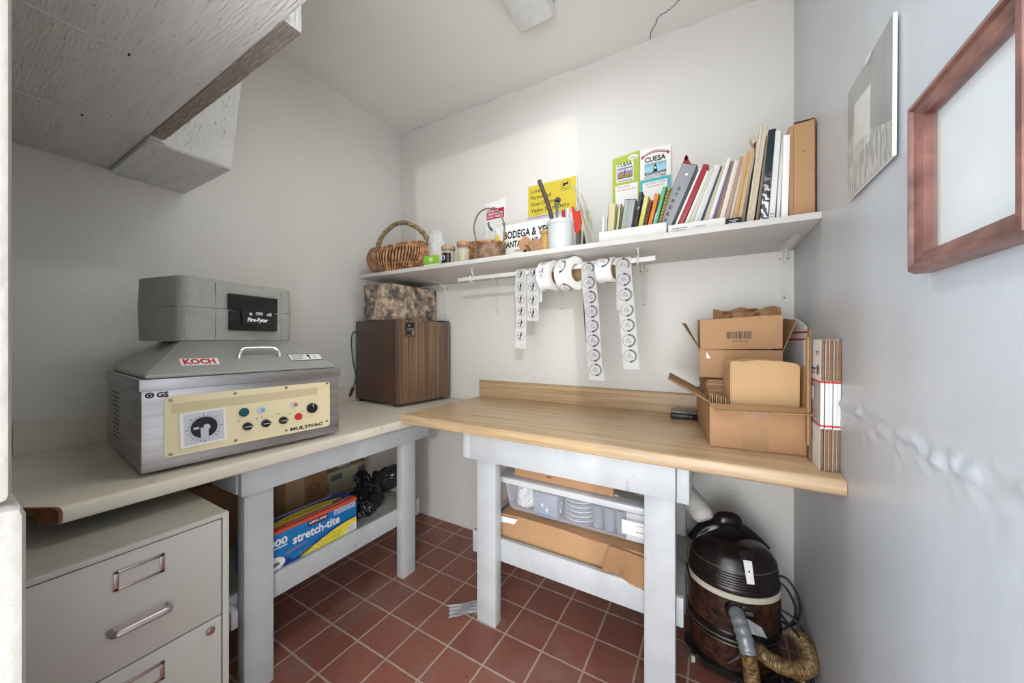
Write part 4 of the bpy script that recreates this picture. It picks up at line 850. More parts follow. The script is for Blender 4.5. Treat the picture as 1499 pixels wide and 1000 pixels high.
# binders and leaning papers
m_redb = M('red_binder_cover', '9E2F33', .4, var=.04); m_gb = M('grey_binder_cover', '94979A', .45, var=.03)
t = thing('red_folder', 'red edged triangular folder standing at the wall behind the grey binder', 'folder', (-.163, 1.56, zs(-.16)+.001)); b = B(); b.m(m_redb); F_ = FRONT()
b.prism([(-.045, .0), (-.034, .0), (.074, .352), (.066, .362), (.060, .352)], 0, .006, F_, bev=.001); b.prism([(.066, .362), (.098, .285), (.090, .282), (.060, .345)], 0, .006, F_, bev=.001); b.m(m_paper).prism([(-.034, 0), (.10, 0), (.090, .285), (.066, .335)], .001, .003, F_); b.m(M('dark_green_print', '3E4A36', .5)).disc(.062, .288, .010, .018, .0035, F_, inner=.7); b.build('body', t)
def bdeco(b, th, h):
    b.m(m_ink).rect(th-.0025, th, 0, h, 0, SP(th)); b.rect(0, th, h-.002, h, 0, SP(th)); b.m(m_paper).disc(th*.55, h*.86, .005, .004, 0, SP(th))
    b.m(m_slate)
    for k, c_ in enumerate('STREEWIN'): b.m(m_ink).text(c_, SP(th), th*.34, h*.64-k*h*.088, .013, None if c_ in 'I' else .012, rot=0, bold=.01, z=.0003)
lean('ring_binder', 'grey ring binder with black letters down its spine', 'binder', -.2005, .052, 23, .262, 1.40, .22, m_gb, m_pages, deco=bdeco)
lean('booklet', 'white booklet wedged between grey and red binders', 'booklet', -.1425, .008, 23, .250, 1.405, .2, m_paper)
lean('ring_binder', 'slim red binder right of the grey binder', 'binder', -.1325, .0185, 23, .255, 1.40, .22, m_redb)
seq = [('thin white booklet touching the red binder', 'E6E4DD', .010, .245), ('cream booklet second after the red binder', 'DCD8C6', .010, .250), ('white folder third after the red binder', 'E8E8E6', .0105, .262), ('pale grey folder fourth after the red binder', 'D3D5D4', .009, .252), ('navy edged folder in the leaning papers', '3E4757', .0055, .250), ('striped cream papers right of the navy edged folder', 'CFC7AC', .012, .262), ('white booklet before the purple one in the leaning row', 'E5E4E0', .011, .268),
       ('purple spined booklet in the leaning row', '7C6A92', .006, .240), ('brown and white papers right of the purple booklet', '9A8266', .010, .256), ('tall off-white folder in the middle of the leaning papers', 'E1DCCF', .0125, .250), ('pinkish tan papers right of the off-white folder', 'B59A88', .011, .262), ('pale folder with worn edge before the orange ones', 'D5CCBA', .008, .268), ('orange tan folder in the leaning papers', 'C9A170', .012, .272), ('light orange papers next to the tall cream stack', 'D2B383', .010, .280)]
x = -.1085
for i, (lb, col_, th, h) in enumerate(seq):
    an = 22.2-13.0*i/(len(seq)-1); thc = th*1.10
    lean('booklet' if 'booklet' in lb else 'folder', lb, 'booklet' if 'booklet' in lb else 'papers', x, thc, an, h*.93, 1.398+.004*((i*7) % 3), .2, M('paper_'+col_, col_, .65, st=(220, 1, .5), scale=3, c2=tuple(c*.72 for c in H(col_)), lo=.35, hi=.6)); x += th*1.13/math.cos(math.radians(an))+.0016
xs_ = x
t = lean('paper_stack', 'tall cream stack of papers rising above the leaning folders', 'papers', .0905, .0205, 7.0, .325, 1.40, .21, M('cream_paper_edges', 'D9D0BC', .7, st=(260, 1, .4), scale=3, c2='A99C84', lo=.4, hi=.6))
b = B(); b.m(M('curled_paper', 'C9BDA6', .7, var=.15, scale=40)); FQ = FRONT((0, .004, 0)); b.prism([(.0, .22), (-.004, .255), (-.024, .293), (-.016, .297), (.0, .285)], -.03, .0, FQ); b.m(m_wickd).prism([(-.004, .25), (-.012, .27), (-.004, .28)], 0, .001, FQ); b.build('curled_corner', t)
lean('folder', 'brown worn folder between the tall cream stack and the zebra binder', 'folder', .1155, .009, 6.2, .29, 1.405, .2, M('brown_folder', '93836E', .7, st=(200, 1, .4), scale=3, c2='5E5242', lo=.4, hi=.6))
def zebra():
    m = M('zebra_print', '24303A', .3, var=.1); n = m.node_tree.nodes; L = m.node_tree.links; bs = n['Principled BSDF']; old = bs.inputs['Base Color'].links[0].from_socket
    tc = n.new('ShaderNodeTexCoord'); wv = n.new('ShaderNodeTexWave'); wv.inputs['Scale'].default_value = 14; wv.inputs['Distortion'].default_value = 7; wv.inputs['Detail'].default_value = 2; wv.inputs['Detail Scale'].default_value = 3; mp = n.new('ShaderNodeMapping'); mp.inputs['Rotation'].default_value = (0, .9, 0); L.new(tc.outputs['Object'], mp.inputs[0]); L.new(mp.outputs[0], wv.inputs[0])
    cr = n.new('ShaderNodeValToRGB'); cr.color_ramp.elements[0].position = .55; cr.color_ramp.elements[1].position = .62; L.new(wv.outputs[0], cr.inputs[0])
    sx = n.new('ShaderNodeSeparateXYZ'); L.new(tc.outputs['Object'], sx.inputs[0]); mr = n.new('ShaderNodeMapRange'); mr.inputs[1].default_value = .17; mr.inputs[2].default_value = .08; L.new(sx.outputs[2], mr.inputs[0])
    mu = n.new('ShaderNodeMath'); mu.operation = 'MULTIPLY'; L.new(cr.outputs[0], mu.inputs[0]); L.new(mr.outputs[0], mu.inputs[1]); mx = n.new('ShaderNodeMix'); mx.data_type = 'RGBA'; L.new(mu.outputs[0], mx.inputs[0]); L.new(old, mx.inputs[6]); mx.inputs[7].default_value = (.8, .82, .82, 1); L.new(mx.outputs[2], bs.inputs['Base Color']); return m
lean('ring_binder', 'dark binder with zebra stripes on its lower spine', 'binder', .1285, .0195, 4.6, .306, 1.40, .21, zebra(), None, deco=lambda b, th, h: b.m(m_blackm).rect(th*.44, th*.56, h-.03, h, 0, SP(th)))
def perf(b, th, h):
    b.m(m_slate)
    for k in range(34): b.rect(.0004, .0018, .01+k*.0082, .013+k*.0082, 0, SP(th))
    squig(b, SP(th), th*.2, th*.75, .03, .003, 0, 5); squig(b, SP(th), th*.2, th*.7, .022, .003, 0, 6)
m_wb = M('white_binder_cover', 'DEDFDC', .45, var=.02)
lean('ring_binder', 'white binder with a dotted left edge, right of the zebra binder', 'binder', .1505, .0185, 3.6, .296, 1.40, .22, m_wb, m_pages, deco=perf)
lean('ring_binder', 'thin white binder, the narrowest beside the brown box file', 'binder', .1712, .0115, 2.4, .270, 1.41, .2, m_wb, m_pages, deco=lambda b, th, h: b.m(m_printg).rect(th*.86, th, 0, h*.8, 0, SP(th)))
lean('ring_binder', 'bright white binder touching the brown box file', 'binder', .1845, .0165, 1.2, .272, 1.39, .21, M('bright_white_cover', 'F0F1F0', .4, var=.01))
t = thing('grey_folder', 'thin grey folders lying flat at the right end of the shelf', 'folder', (.20, 1.355, zs(.2)+.0008)); b = B()
# the flat folders lie only in front of the upright things
b.m(M('grey_card', '96918A', .6)).box(-.062, .068, 0, .031, 0, .003, .0005); b.m(M('pale_grey_card', 'B5B0A6', .6)).box(-.058, .070, .002, .031, .0034, .0062, .0005); b.build('folders', t)
t = thing('box_file', 'tall plain cardboard box file at the right end of the shelf', 'box file', on(.2035, 1.39)); b = B(); b.m(m_card)
b.prism([(.012, 0), (.0625, 0), (.0625, .302), (.012, .296)], -.008, .0, FRONT((0, 0, 0)), bev=.001)
b.m(m_cardd).prism([(0, .02), (0, .018), (.26, .018), (.26, .30), (.03, .30), (0, .27)], -.0, .0, frame((.0, 0, 0), (0, 1, 0), (0, 0, 1))) if False else None
b.box(.001, .0625, .008, .25, 0, .30, .001)
b.m(m_carde).box(.012, .0625, -.0005, .008, .3022, .3045); b.box(.0628, .0645, -.0005, .25, 0, .302); b.m(m_wickd).disc(.036, .205, .0025, .0015, 0, FRONT((0, -.0088, 0))); b.build('body', t)

# ================================================================ CARTONS ON THE MAPLE WORKTOP
def sheet(b, pts, th, T=None):
    """thin board from 4 corner points, thickened along its normal"""
    P_ = [Vector(p) for p in pts]; n = (P_[1]-P_[0]).cross(P_[-1]-P_[0]).normalized()*th
    t = bmesh.new(); a = [t.verts.new(p) for p in P_]; c = [t.verts.new(p+n) for p in P_]
    t.faces.new(a[::-1]); t.faces.new(c); N_ = len(a)
    for i in range(N_): t.faces.new((a[i], a[(i+1) % N_], c[(i+1) % N_], c[i]))
    bmesh.ops.recalc_face_normals(t, faces=t.faces); return b.add(t, T)
def carton_body(b, W, D, Hh, th=.003, mat=m_card):
    b.m(mat).box(0, W, 0, th, 0, Hh); b.box(0, W, D-th, D, 0, Hh); b.box(0, th, th, D-th, 0, Hh); b.box(W-th, W, th, D-th, 0, Hh); b.box(0, W, 0, D, 0, .002)
ZC = .8378
a = math.atan2(.12, .99)
t = thing('cardboard_box', 'open cardboard box with flaps out, lower of the two on the maple worktop', 'cardboard box', (-.012, 1.245, ZC), a)
b = B(); carton_body(b, .240, .44, .134); b.build('body', t)
b = B(); b.m(m_ctape).box(.085, .150, -.0008, -.0002, .0, .07, 0); b.m(M('faded_label', 'B79274', .5)).box(.090, .155, -.0008, -.0002, .098, .124); b.build('tape', t, 'glossy strips of tape')
b = B(); b.m(m_cardd); sheet(b, [(0, .004, .134), (0, .36, .134), (-.105, .40, .190), (-.118, .05, .200)], .003); b.m(m_carde); sheet(b, [(0, .003, .1338), (-.118, .048, .1998), (-.118, .0505, .2005), (0, .0045, .1345)], .002); b.build('flap', t)
b = B(); b.m(m_card); sheet(b, [(-.002, .0, .134), (.242, .0, .134), (.255, -.052, .128), (.01, -.050, .122)], .003); b.m(m_carde)
for k in range(62): b.box(.012+k*.0039, .0135+k*.0039, -.0525-.0002*(k > 40), -.051, .1215+k*.0001, .1252+k*.0001)
b.build('flap', t)
b = B(); b.m(m_cardd); sheet(b, [(.240, .02, .134), (.240, .40, .134), (.246, .38, .250), (.243, .03, .252)], .003); b.build('flap', t)
RL = Matrix.Translation((-.012, 1.245, 0))@Matrix.Rotation(a, 4, 'Z')
def inlow(x, y, z): p = RL@Vector((x, y, z)); return (p.x, p.y, p.z)
t = thing('folded_bag_stack', 'fanned stack of folded kraft bags in the left of the open box', 'paper bags', inlow(.008, .03, ZC+.004), a); b = B()
for k in range(9): b.m(m_cardl if k % 2 else m_cardd); sheet(b, [(.0+k*.0052, .0, .002), (.0+k*.0052, .12, .002), (-.0+k*.0062+.0, .12, .150-.002*k), (-.006+k*.0062, .0, .156-.002*k)], .0032)
b.build('bags', t)
t = thing('kraft_package', 'plain tan kraft package with a rounded top standing in the open box', 'package', inlow(.060, .035, ZC+.003), a)
b = B(); b.m(m_cardl); pr = [(0, 0), (.174, 0), (.176, .250), (.165, .257), (.13, .262), (.07, .265), (.03, .258), (.006, .262), (0, .256)]
b.prism(pr, -.118, 0, FRONT(), bev=.003); b.m(m_cardd)
for k in range(7): b.box(-.0008-.0008*k, -.0002, .012+k*.014, .020+k*.014, .01, .25-.004*k, 0)
b.build('body', t)
t = thing('folded_carton_pile', 'flattened brown cartons filling the back of the lower open box', 'cartons', inlow(.008, .175, ZC+.003), a); b = B()
for k in range(18): b.m(m_cardd if k % 2 else m_card).box(.0+.002*(k % 3), .223-.002*(k % 4), 0, .255, k*.0103, k*.0103+.0098, .001)
b.build('cartons', t)
t = thing('cardboard_box', 'open cardboard box printed with a barcode, upper of the two', 'cardboard box', (-.048, 1.465, 1.0300), math.radians(2))
UW, UD, UH = .247, .235, .102
b = B(); carton_body(b, UW, UD, UH); b.m(m_paper).poly([(.022, -.0006, .072), (.036, -.0006, .070), (.024, -.0006, .095)]); b.build('body', t)
b = B(); b.m(m_cardl if False else m_card); sheet(b, [(.003, 0, UH+.001), (UW-.001, 0, UH+.006), (UW-.001, -.004, UH+.120), (.002, -.004, UH+.108)], .003)
BF = FRONT((0, -.0052, 0)); b.m(m_ink); x = .086; r = random.Random(5)
while x < .160: w_ = r.choice((.001, .0016, .0024)); b.rect(x, x+w_, UH+.040, UH+.085, 0, BF); x += w_+r.choice((.001, .0015, .002))
b.text('10 X 10 X 4', BF, .102, UH+.028, .0065, .046, bold=.01, z=.0002); b.build('flap', t, 'raised flap printed with a barcode')
b = B(); b.m(m_cardd); sheet(b, [(0, .01, UH), (0, .22, UH), (-.052, .21, UH+.105), (-.060, .015, UH+.100)], .003); b.build('flap', t)
b = B(); b.m(m_cardd); sheet(b, [(-.004, UD-.003, UH), (.19, UD-.003, UH), (.19, UD-.005, UH+.128), (-.006, UD-.006, UH+.122)], .003); b.build('flap', t)
b = B(); b.m(m_cardd); sheet(b, [(UW, .01, UH-.005), (UW, .20, UH-.002), (UW+.026, .14, UH+.115), (UW+.036, .0, UH+.10)], .003); b.build('flap', t)
t = thing('crumpled_packing_paper', 'crumpled brown packing paper bursting out at the right of the upper box', 'packing paper', (.165, 1.56, 1.035)); b = B()
for k in range(10):
    b.m((m_cardd, m_card, m_wick)[k % 3]); tm = bmesh.new(); bmesh.ops.create_grid(tm, x_segments=16, y_segments=6, size=.5)
    for v in tm.verts:
        u = v.co.x+.5; q = v.co.y
        v.co = Vector((-.115+u*(.125+.004*k)-.006*k*(1-u), -.06+k*.011+.010*math.sin(u*7+k)+q*.028, .105+.012*k*(1-u)+.085*u+.010*k*.3*u+q*.075+.006*math.sin(u*14+k*2.3)))
    bmesh.ops.solidify(tm, geom=tm.faces[:], thickness=.0012); bmesh.ops.recalc_face_normals(tm, faces=tm.faces); b.add(tm)
b.m(m_cardd).box(-.10, .01, -.05, .06, .0, .10, .004)
b.build('paper', t)

t = thing('plastic_case', 'small black plastic case with clear lid on the maple worktop', 'case', (-.16, 1.615, .8378), math.radians(6))
b = B(); b.m(m_black).box(0, .102, 0, .055, 0, .020, .004); b.box(.018, .030, -.004, .002, .002, .018, .001); b.box(.072, .084, -.004, .002, .002, .018, .001); b.build('base', t)
b = B(); b.m(M('smoky_lid', '7C7A72', .12, alpha=.75)).box(.001, .101, .001, .054, .0205, .034, .005); b.build('lid', t)

# ---- flattened mailing boxes against the right wall
m_brd = M('mailer_brown', '8C6B4B', .8, var=.15, scale=40); m_mail = M('mailer_white', 'E6E5E4', .45, var=.015); m_blue = M('navy_print', '2A3A6A', .45)
def mailer(label, x, y0, yaw, h, dep, th, lean_=0, face=False):
    t = thing('mailing_box', label, 'mailing box', (x, y0, .8380), rot=(0, lean_, yaw)); b = B()
    b.m(m_brd).box(.0006, th-.0006, 0, dep, 0, h*.985)
    b.m(m_mail).box(0, th, -.0015, dep+.0015, .105, .225, .0004); b.m(m_mail).box(0, .0007, .0, dep, .0, h*.985)
    b.m(m_red).box(-.0003, th+.0003, -.0019, dep+.0015, .2195, .2245); b.box(-.0003, th+.0003, -.0019, dep+.0015, .110, .1145)
    if face:
        F_ = frame((-.0009, dep, 0), (0, -1, 0), (0, 0, 1)); b.m(m_blue); b.text('PRIORITY', F_, dep-.10, .262, .010, .06, bold=.02, z=.0002) if False else squig(b, F_, dep-.095, dep-.045, .250, .006, .0002, 3); squig(b, F_, dep-.095, dep-.05, .240, .003, .0002, 4); b.poly([(dep-.035, .238, .0003), (dep-.02, .238, .0003), (dep-.014, .262, .0003), (dep-.035, .262, .0003)], F_)
        b.m(m_pink); squig(b, F_, dep-.05, dep-.02, .296, .003, .0002, 5); squig(b, F_, dep-.05, dep-.02, .290, .003, .0002, 6); squig(b, F_, dep-.11, dep-.03, .140, .003, .0002, 7); squig(b, F_, dep-.12, dep-.03, .128, .002, .0002, 8)
        b.m(m_lav); b.poly([(dep-.085, .208, .0002), (dep-.055, .208, .0002), (dep-.055, .172, .0002), (dep-.07, .160, .0002), (dep-.085, .172, .0002)], F_); b.m(m_mail).poly([(dep-.082, .205, .0004), (dep-.058, .205, .0004), (dep-.058, .174, .0004), (dep-.07, .164, .0004), (dep-.082, .174, .0004)], F_); b.m(m_lav)
        for k in range(5): squig(b, F_, dep-.12, dep-.06, .085-.006*k, .002, .0002, 10+k)
    b.build('body', t); return t
mailer('flattened white mailing box showing its printed face, outermost against the right wall', .2295, 1.152, 0, .334, .20, .0068, .0095, True)
for i, (lb, hh) in enumerate((('second of the flattened mailing boxes, edge on beside the printed one', .332), ('third flattened mailing box in the row against the right wall', .334), ('fourth flattened mailing box in the row against the right wall', .330), ('flattened mailing box touching the right wall, last of the row', .336))):
    mailer(lb, .2382+.0078*i, 1.150+.004*(i % 2), 0, hh, .19, .0068, .0095)
t = thing('cardboard_sheet', 'narrow upright brown corrugated sheet between the boxes and the mailing boxes', 'cardboard', (.2245, 1.212, .838), rot=(0, 0, .0)); b = B(); b.m(m_brd).box(-.0012, .0030, .018, .040, .0, .362); b.m(m_card).box(-.0045, -.0014, .020, .040, .04, .335); b.build('sheet', t)
t = thing('mailing_box', 'white flattened mailing box standing behind the cardboard boxes', 'mailing box', (.219, 1.715, .838), rot=(0, 0, math.radians(-79.5))); b = B()
F_ = frame((0, 0, 0), (1, 0, 0), (0, 0, 1)); b.m(m_mail).prism([(-.01, 0), (.26, 0), (.26, .36), (.22, .385), (.16, .405), (-.01, .395)], 0, .004, F_); b.m(m_red).rect(-.01, .26, .352, .358, .0045, F_); b.rect(-.01, .26, .328, .334, .0045, F_); b.m(m_blue); squig(b, F_, .0, .06, .30, .004, .0045, 3); b.m(m_pink); squig(b, F_, .02, .07, .23, .003, .0045, 5); squig(b, F_, .02, .06, .222, .003, .0045, 6); b.build('body', t)

# ================================================================ UNDER THE LEFT BENCH
SZ = .3228
t = thing('food_wrap_box', 'blue and yellow plastic food wrap box with white lettering, on the left bench shelf', 'food wrap box', (-1.384, .600, SZ), PI/2)
m_kb = M('bright_blue_print', '1379BE', .35, var=.015); m_kn = M('deep_blue_print', '17408F', .35, var=.02); m_ky = M('bright_yellow_print', 'EFE04A', .35, var=.015); m_ko = M('orange_red_print', 'E2562F', .35, var=.02); m_kyt = M('dark_yellow_print', '9C9A22', .4); m_bord = M('burgundy_print', '5A1626', .4)
Lk, Hk, Dk = .408, .145, .118
b = B(); b.m(m_kb).box(0, Lk, 0, Dk, 0, Hk, .001); F_ = FRONT((0, -.0004, 0))
b.m(m_kn).poly([(.002, .002), (.15, .002), (.12, .03), (.002, .075)], F_)
sw = [(.155+.25*i/16, .004+.056*math.sin(PI/2*min(1, i/15))**1.0) for i in range(17)]
b.m(m_kn).poly([(.128, .003, .0001)]+[(x-.012, z+.008, .0001) for x, z in sw]+[(Lk-.001, sw[-1][1]+.003, .0001), (Lk-.001, .003, .0001)], F_)
b.m(m_ky).poly([(.145, .002, .0003)]+[(x, z, .0003) for x, z in sw]+[(Lk-.001, sw[-1][1], .0003), (Lk-.001, .002, .0003)], F_)
b.m(m_paper).poly([(.345, .002, .0005), (.356, .020, .0005), (.372, .032, .0005), (Lk-.001, .040, .0005), (Lk-.001, .002, .0005)], F_); b.disc(.060, .026, .048, .026, .0003, F_)
b.m(m_slate); b.poly([(.035, .012, .0005), (.09, .02, .0005), (.085, .032, .0005), (.05, .03, .0005)], F_)
for k in range(4): squig(b, F_, .362, Lk-.008, .028-.006*k, .0018, .0007, k)
b.m(m_ko).poly([(0, Hk-.010, .0003), (Lk, Hk-.014, .0003), (Lk, Hk, .0003), (0, Hk, .0003)], F_)
b.m(m_bord).poly([(.193, .109, .0004), (.275, .110, .0004), (.275, .131, .0004), (.193, .131, .0004)], F_)
b.m(m_paper).text('KIRKLAND', F_, .198, .1165, .010, .072, bold=.03, z=.0006, ext=0); b.text('stretch-tite', F_, .135, .070, .033, .192, bold=.03, z=.0006); b.text('3000', F_, .030, .090, .024, .086, bold=.04, z=.0006); squig(b, F_, .030, .115, .080, .005, .0006, 8)
for k in range(3): squig(b, F_, .300, .402, .125-.008*k, .004, .0006, 40+k)
b.m(m_kyt).text('PLASTIC FOOD WRAP', F_, .158, .012, .020, .175, bold=-.005, shear=.12, z=.0006); squig(b, F_, .26, .33, .037, .003, .0006, 4)
b.m(m_lav).poly([(.105, .052, .0005), (.19, .060, .0005), (.19, .054, .0005), (.11, .042, .0005)], F_)
TT = frame((0, 0, Hk+.0004), (1, 0, 0), (0, 1, 0))
b.m(m_ko).rect(0, Lk, 0, .030, 0, TT); b.m(m_paper).rect(.0, Lk*.7, .030, .0315, .0001, TT); squig(b, TT, .12, .36, .014, .004, .0002, 9); b.m(m_kn).rect(0, Lk, .032, Dk, 0, TT)
b.m(m_ky).poly([(.05+.34*i/14, .034+.055*math.sin(PI*i/14)**.6, .0002) for i in range(15)], TT); b.m(m_kyt); squig(b, TT, .13, .32, .052, .010, .0004, 11); b.m(m_ink).rect(0, .08, .032, .045, .0003, TT); b.rect(.32, .38, .036, .05, .0004, TT); b.m(m_bord).rect(.33, .37, .038, .048, .0006, TT)
b.m(m_paper).rect(.10, .36, .102, .108, .0003, TT); b.m(m_lav).rect(0, Lk, .112, Dk, .0003, TT); b.build('body', t)
t = thing('cardboard_box', 'taped brown cardboard box with round stamp, behind the food wrap box', 'cardboard box', (-1.71, .485, SZ), PI/2)
b = B(); b.m(m_cardd).box(0, .592, 0, .17, 0, .278, .002); b.m(M('shaded_box_side', '8A6544', .75, var=.1)).box(.0, .35, -.0006, 0, .0, .278); b.m(m_tape).box(.39, .476, -.0010, 0, 0, .278); b.m(m_cardd).box(.430, .432, -.0013, 0, .02, .27)  # left part of the front painted darker, as shade under the bench
F_ = FRONT((0, -.0014, 0)); b.m(m_wickd).disc(.520, .108, .032, .034, 0, F_, inner=.93); b.disc(.520, .108, .024, .026, 0, F_, inner=.94); squig(b, F_, .503, .535, .115, .004, 0, 3); squig(b, F_, .500, .54, .105, .004, 0, 5); squig(b, F_, .505, .535, .095, .004, 0, 6); b.build('body', t)
t = thing('cardboard_box', 'brown box standing behind the pale printed cartons under the left bench', 'cardboard box', (-1.835, 1.09, SZ), PI/2); b = B(); b.m(m_cardd).box(0, .30, 0, .06, 0, .245, .002); b.m(m_tape).box(.09, .16, -.0008, 0, .15, .245); b.build('body', t)
m_leaf = M('pale_carton', 'C9C7A2', .55, var=.03)
for i, (y, w_, h_, lb) in enumerate(((1.100, .165, .128, 'pale yellow printed carton with a blue picture, left of the pair by the black bag'), (1.268, .120, .130, 'pale yellow printed carton half hidden behind the black bag'))):
    t = thing('printed_carton', lb, 'carton', (-1.795, y, SZ), PI/2); b = B(); b.m(m_leaf).box(0, w_, 0, .035, 0, h_, .001); F_ = FRONT((0, -.0004, 0)); b.m(m_slate); b.rect(.05, .05+w_*.4, h_-.05, h_-.018, 0, F_); squig(b, F_, .05, w_*.8, h_-.012, .003, 0, i)
    for k in range(5): squig(b, F_, .05, w_*.85, h_-.062-.009*k, .002, 0, k+i)
    b.m(m_photo).rect(.008, .042, .03, .075, 0, F_); b.build('body', t)
m_bagb = M('black_bag_plastic', '17181B', .28, var=.2, scale=8, bump=.6, bscale=14); m_bagc = M('dark_nylon', '22292B', .5, var=.15, scale=9, bump=.5, bscale=18)
def crumple(b, c, r, seed, amp=.55, fr=2.2, sub=5, flat=None): b.blob(c, r, amp, fr, sub, seed, squash=flat)
t = thing('plastic_bag', 'crumpled black plastic bag with an upright gathered top, beside the food wrap box', 'bag', (-1.57, 1.19, SZ)); b = B(); b.m(m_bagb)
crumple(b, (.06, -.04, .055), (.100, .085, .072), 4, .32, 1.7, 5, .045); crumple(b, (.10, -.09, .04), (.06, .05, .055), 9, .35, 2.0, 5, .03)
tm = bmesh.new(); bmesh.ops.create_icosphere(tm, subdivisions=5, radius=1)
for v in tm.verts:
    p = v.co; a_ = math.atan2(p.y, p.x); k = 1+.16*math.sin(a_*9)+.3*(noise.turbulence(p*2.5, 3, True)-.6); v.co = Vector((-.02+p.x*.040*k-.02*p.z, .01+p.y*.036*k, .11+p.z*.055))
b.add(tm); b.m(m_bagb).tube(spl([(.09, -.03, .05), (.095, .0, .10), (.07, .03, .07)], 5), .013, 10); b.build('bag', t)
t = thing('nylon_pouch', 'dark nylon pouch with a white angular emblem, behind the far bench leg', 'pouch', (-1.62, 1.40, SZ)); b = B(); b.m(m_bagc)
tm = bmesh.new(); bmesh.ops.create_icosphere(tm, subdivisions=5, radius=1)
for v in tm.verts:
    p = v.co; sx_ = math.copysign(abs(p.x)**.6, p.x); sy_ = math.copysign(abs(p.y)**.7, p.y); v.co = Vector((sx_*.055*(1+.25*noise.noise(p*3)), sy_*.13*(1+.12*noise.noise(p*2+Vector((4, 0, 0)))), .056+p.z*.055*(1+.3*noise.noise(p*3.3))))
b.add(tm); F_ = frame((.0535, -.06, .070), (-.10, 1, -.04), (-.45, 0, .9)); b.m(m_paper)
for q in ([(-.004, .028), (0, .0285), (.016, .004), (.012, .002)], [(.010, .002), (.088, .0), (.088, .005), (.012, .006)], [(.088, .0), (.100, .020), (.096, .021), (.085, .004)], [(-.004, .028), (.020, .030), (.019, .026), (.0, .025)]): b.prism(q, -.002, .002, F_)
for k in range(6): b.prism([(.020+k*.011, .009), (.026+k*.011, .009), (.030+k*.011, .021), (.024+k*.011, .021)], -.002, .002, F_)
b.build('pouch', t)

# ================================================================ UNDER THE RIGHT BENCH
S2 = .3338
t = thing('flattened_carton', 'torn brown carton lying beneath the clear tote on the right bench shelf', 'carton', (-.80, 1.270, S2)); b = B(); b.m(m_card)
b.prism([(0, 0), (.64, 0), (.64, .090), (.55, .098), (.42, .090), (.30, .099), (.10, .100), (0, .094)], -.004, 0, FRONT((0, .004, 0)), bev=.001); b.m(m_card).box(0, .64, .008, .38, 0, .092, .002); b.m(m_mail); sheet(b, [(-.004, -.006, .088), (.10, -.008, .094), (.085, -.014, .074), (.0, -.012, .066)], .001)
b.m(m_carde).box(0, .64, .003, .008, .09, .0975) if False else None; b.build('body', t)
b = B(); b.m(m_cardd); tm = bmesh.new(); bmesh.ops.create_grid(tm, x_segments=14, y_segments=8, size=.5)
for v in tm.verts: v.co = Vector((.53+v.co.x*.15+(v.co.y+.5)*.02, -.010-.03*(.5-v.co.y)*abs(math.sin(v.co.x*3+.5))-.005*noise.noise(v.co*9), .050+v.co.y*.085-.015*v.co.x))
bmesh.ops.solidify(tm, geom=tm.faces[:], thickness=.002); b.add(tm); b.build('torn_flap', t, 'crumpled torn flap')
t = thing('storage_tote', 'clear plastic storage tote with white lid under the maple worktop', 'storage tote', (-.79, 1.290, S2+.1008)); TZ = S2+.1008
m_tote = M('clear_tote_plastic', 'DDE2EA', .18, var=.01, alpha=.26); m_lid = M('translucent_lid', 'DCDFE0', .3, var=.02, alpha=.9)
b = B(); tm = bmesh.new(); TW, TD, TH = .63, .36, .140; lo_ = [(.018, .018), (TW-.018, .018), (TW-.018, TD-.018), (.018, TD-.018)]
r0 = [tm.verts.new((x, y, 0)) for x, y in lo_]; r1 = [tm.verts.new((x, y, TH)) for x, y in ((0, 0), (TW, 0), (TW, TD), (0, TD))]
tm.faces.new(r0[::-1])
for i in range(4): tm.faces.new((r0[i], r0[(i+1) % 4], r1[(i+1) % 4], r1[i]))
bmesh.ops.bevel(tm, geom=[e for e in tm.edges if not e.is_boundary], offset=.014, segments=3, affect='EDGES'); b.m(m_tote).add(tm)
for k in range(2): b.box(.004-.0*k, TW-.004, .002, .0035, .118+k*.008, .121+k*.008)
b.build('bin', t)
b = B(); b.m(m_lid).box(-.012, TW+.012, -.012, TD+.012, TH+.0005, TH+.012, .005); b.box(-.014, TW+.014, -.016, -.006, TH-.014, TH+.010, .004); b.box(.03, TW-.03, .03, TD-.03, TH+.013, TH+.017, .002); b.build('lid', t)
b = B(); b.m(m_paper).rect(.500, .585, .035, .085, 0, FRONT((0, .0065, 0))); b.m(m_slate); squig(b, FRONT((0, .0062, 0)), .55, .58, .072, .002, .0003, 4); squig(b, FRONT((0, .0062, 0)), .55, .58, .050, .003, .0003, 5); b.build('label', t, 'white sticker')
m_wp = M('white_plastic_goods', 'E9EBEE', .4, var=.04, scale=9, bump=.3, bscale=20); m_gb2 = M('blue_grey_goods', '9BA3B2', .45, var=.12, scale=8)
def inside(name, label, cat, x, fn): t = thing(name, label, cat, (-.79+x, 1.30, TZ+.003)); b = B(); fn(b); b.build('body', t)
inside('plastic_bundle', 'white crumpled bundle in the left end of the clear tote', 'bundle', .07, lambda b: b.m(m_wp).blob((.012, .055, .055), (.045, .04, .062), .4, 2.2, 4, 2, squash=.050))
inside('plastic_bundle', 'grey blue film wrapped bundle second from left in the clear tote', 'bundle', .17, lambda b: b.m(m_gb2).box(-.035, .075, .005, .09, 0, .105, .012).m(m_wp).blob((.02, .05, .05), (.06, .05, .05), .3, 3, 4, 6, squash=.045))
inside('plate_stack', 'round white stack in the middle of the clear tote', 'plates', .315, lambda b: [b.m(m_wp if k % 2 else m_gb2).lathe([(.05, .002+k*.009), (.064, .006+k*.009), (.064, .009+k*.009)], 32, T=Matrix.Translation((0, .085, 0))) for k in range(11)])
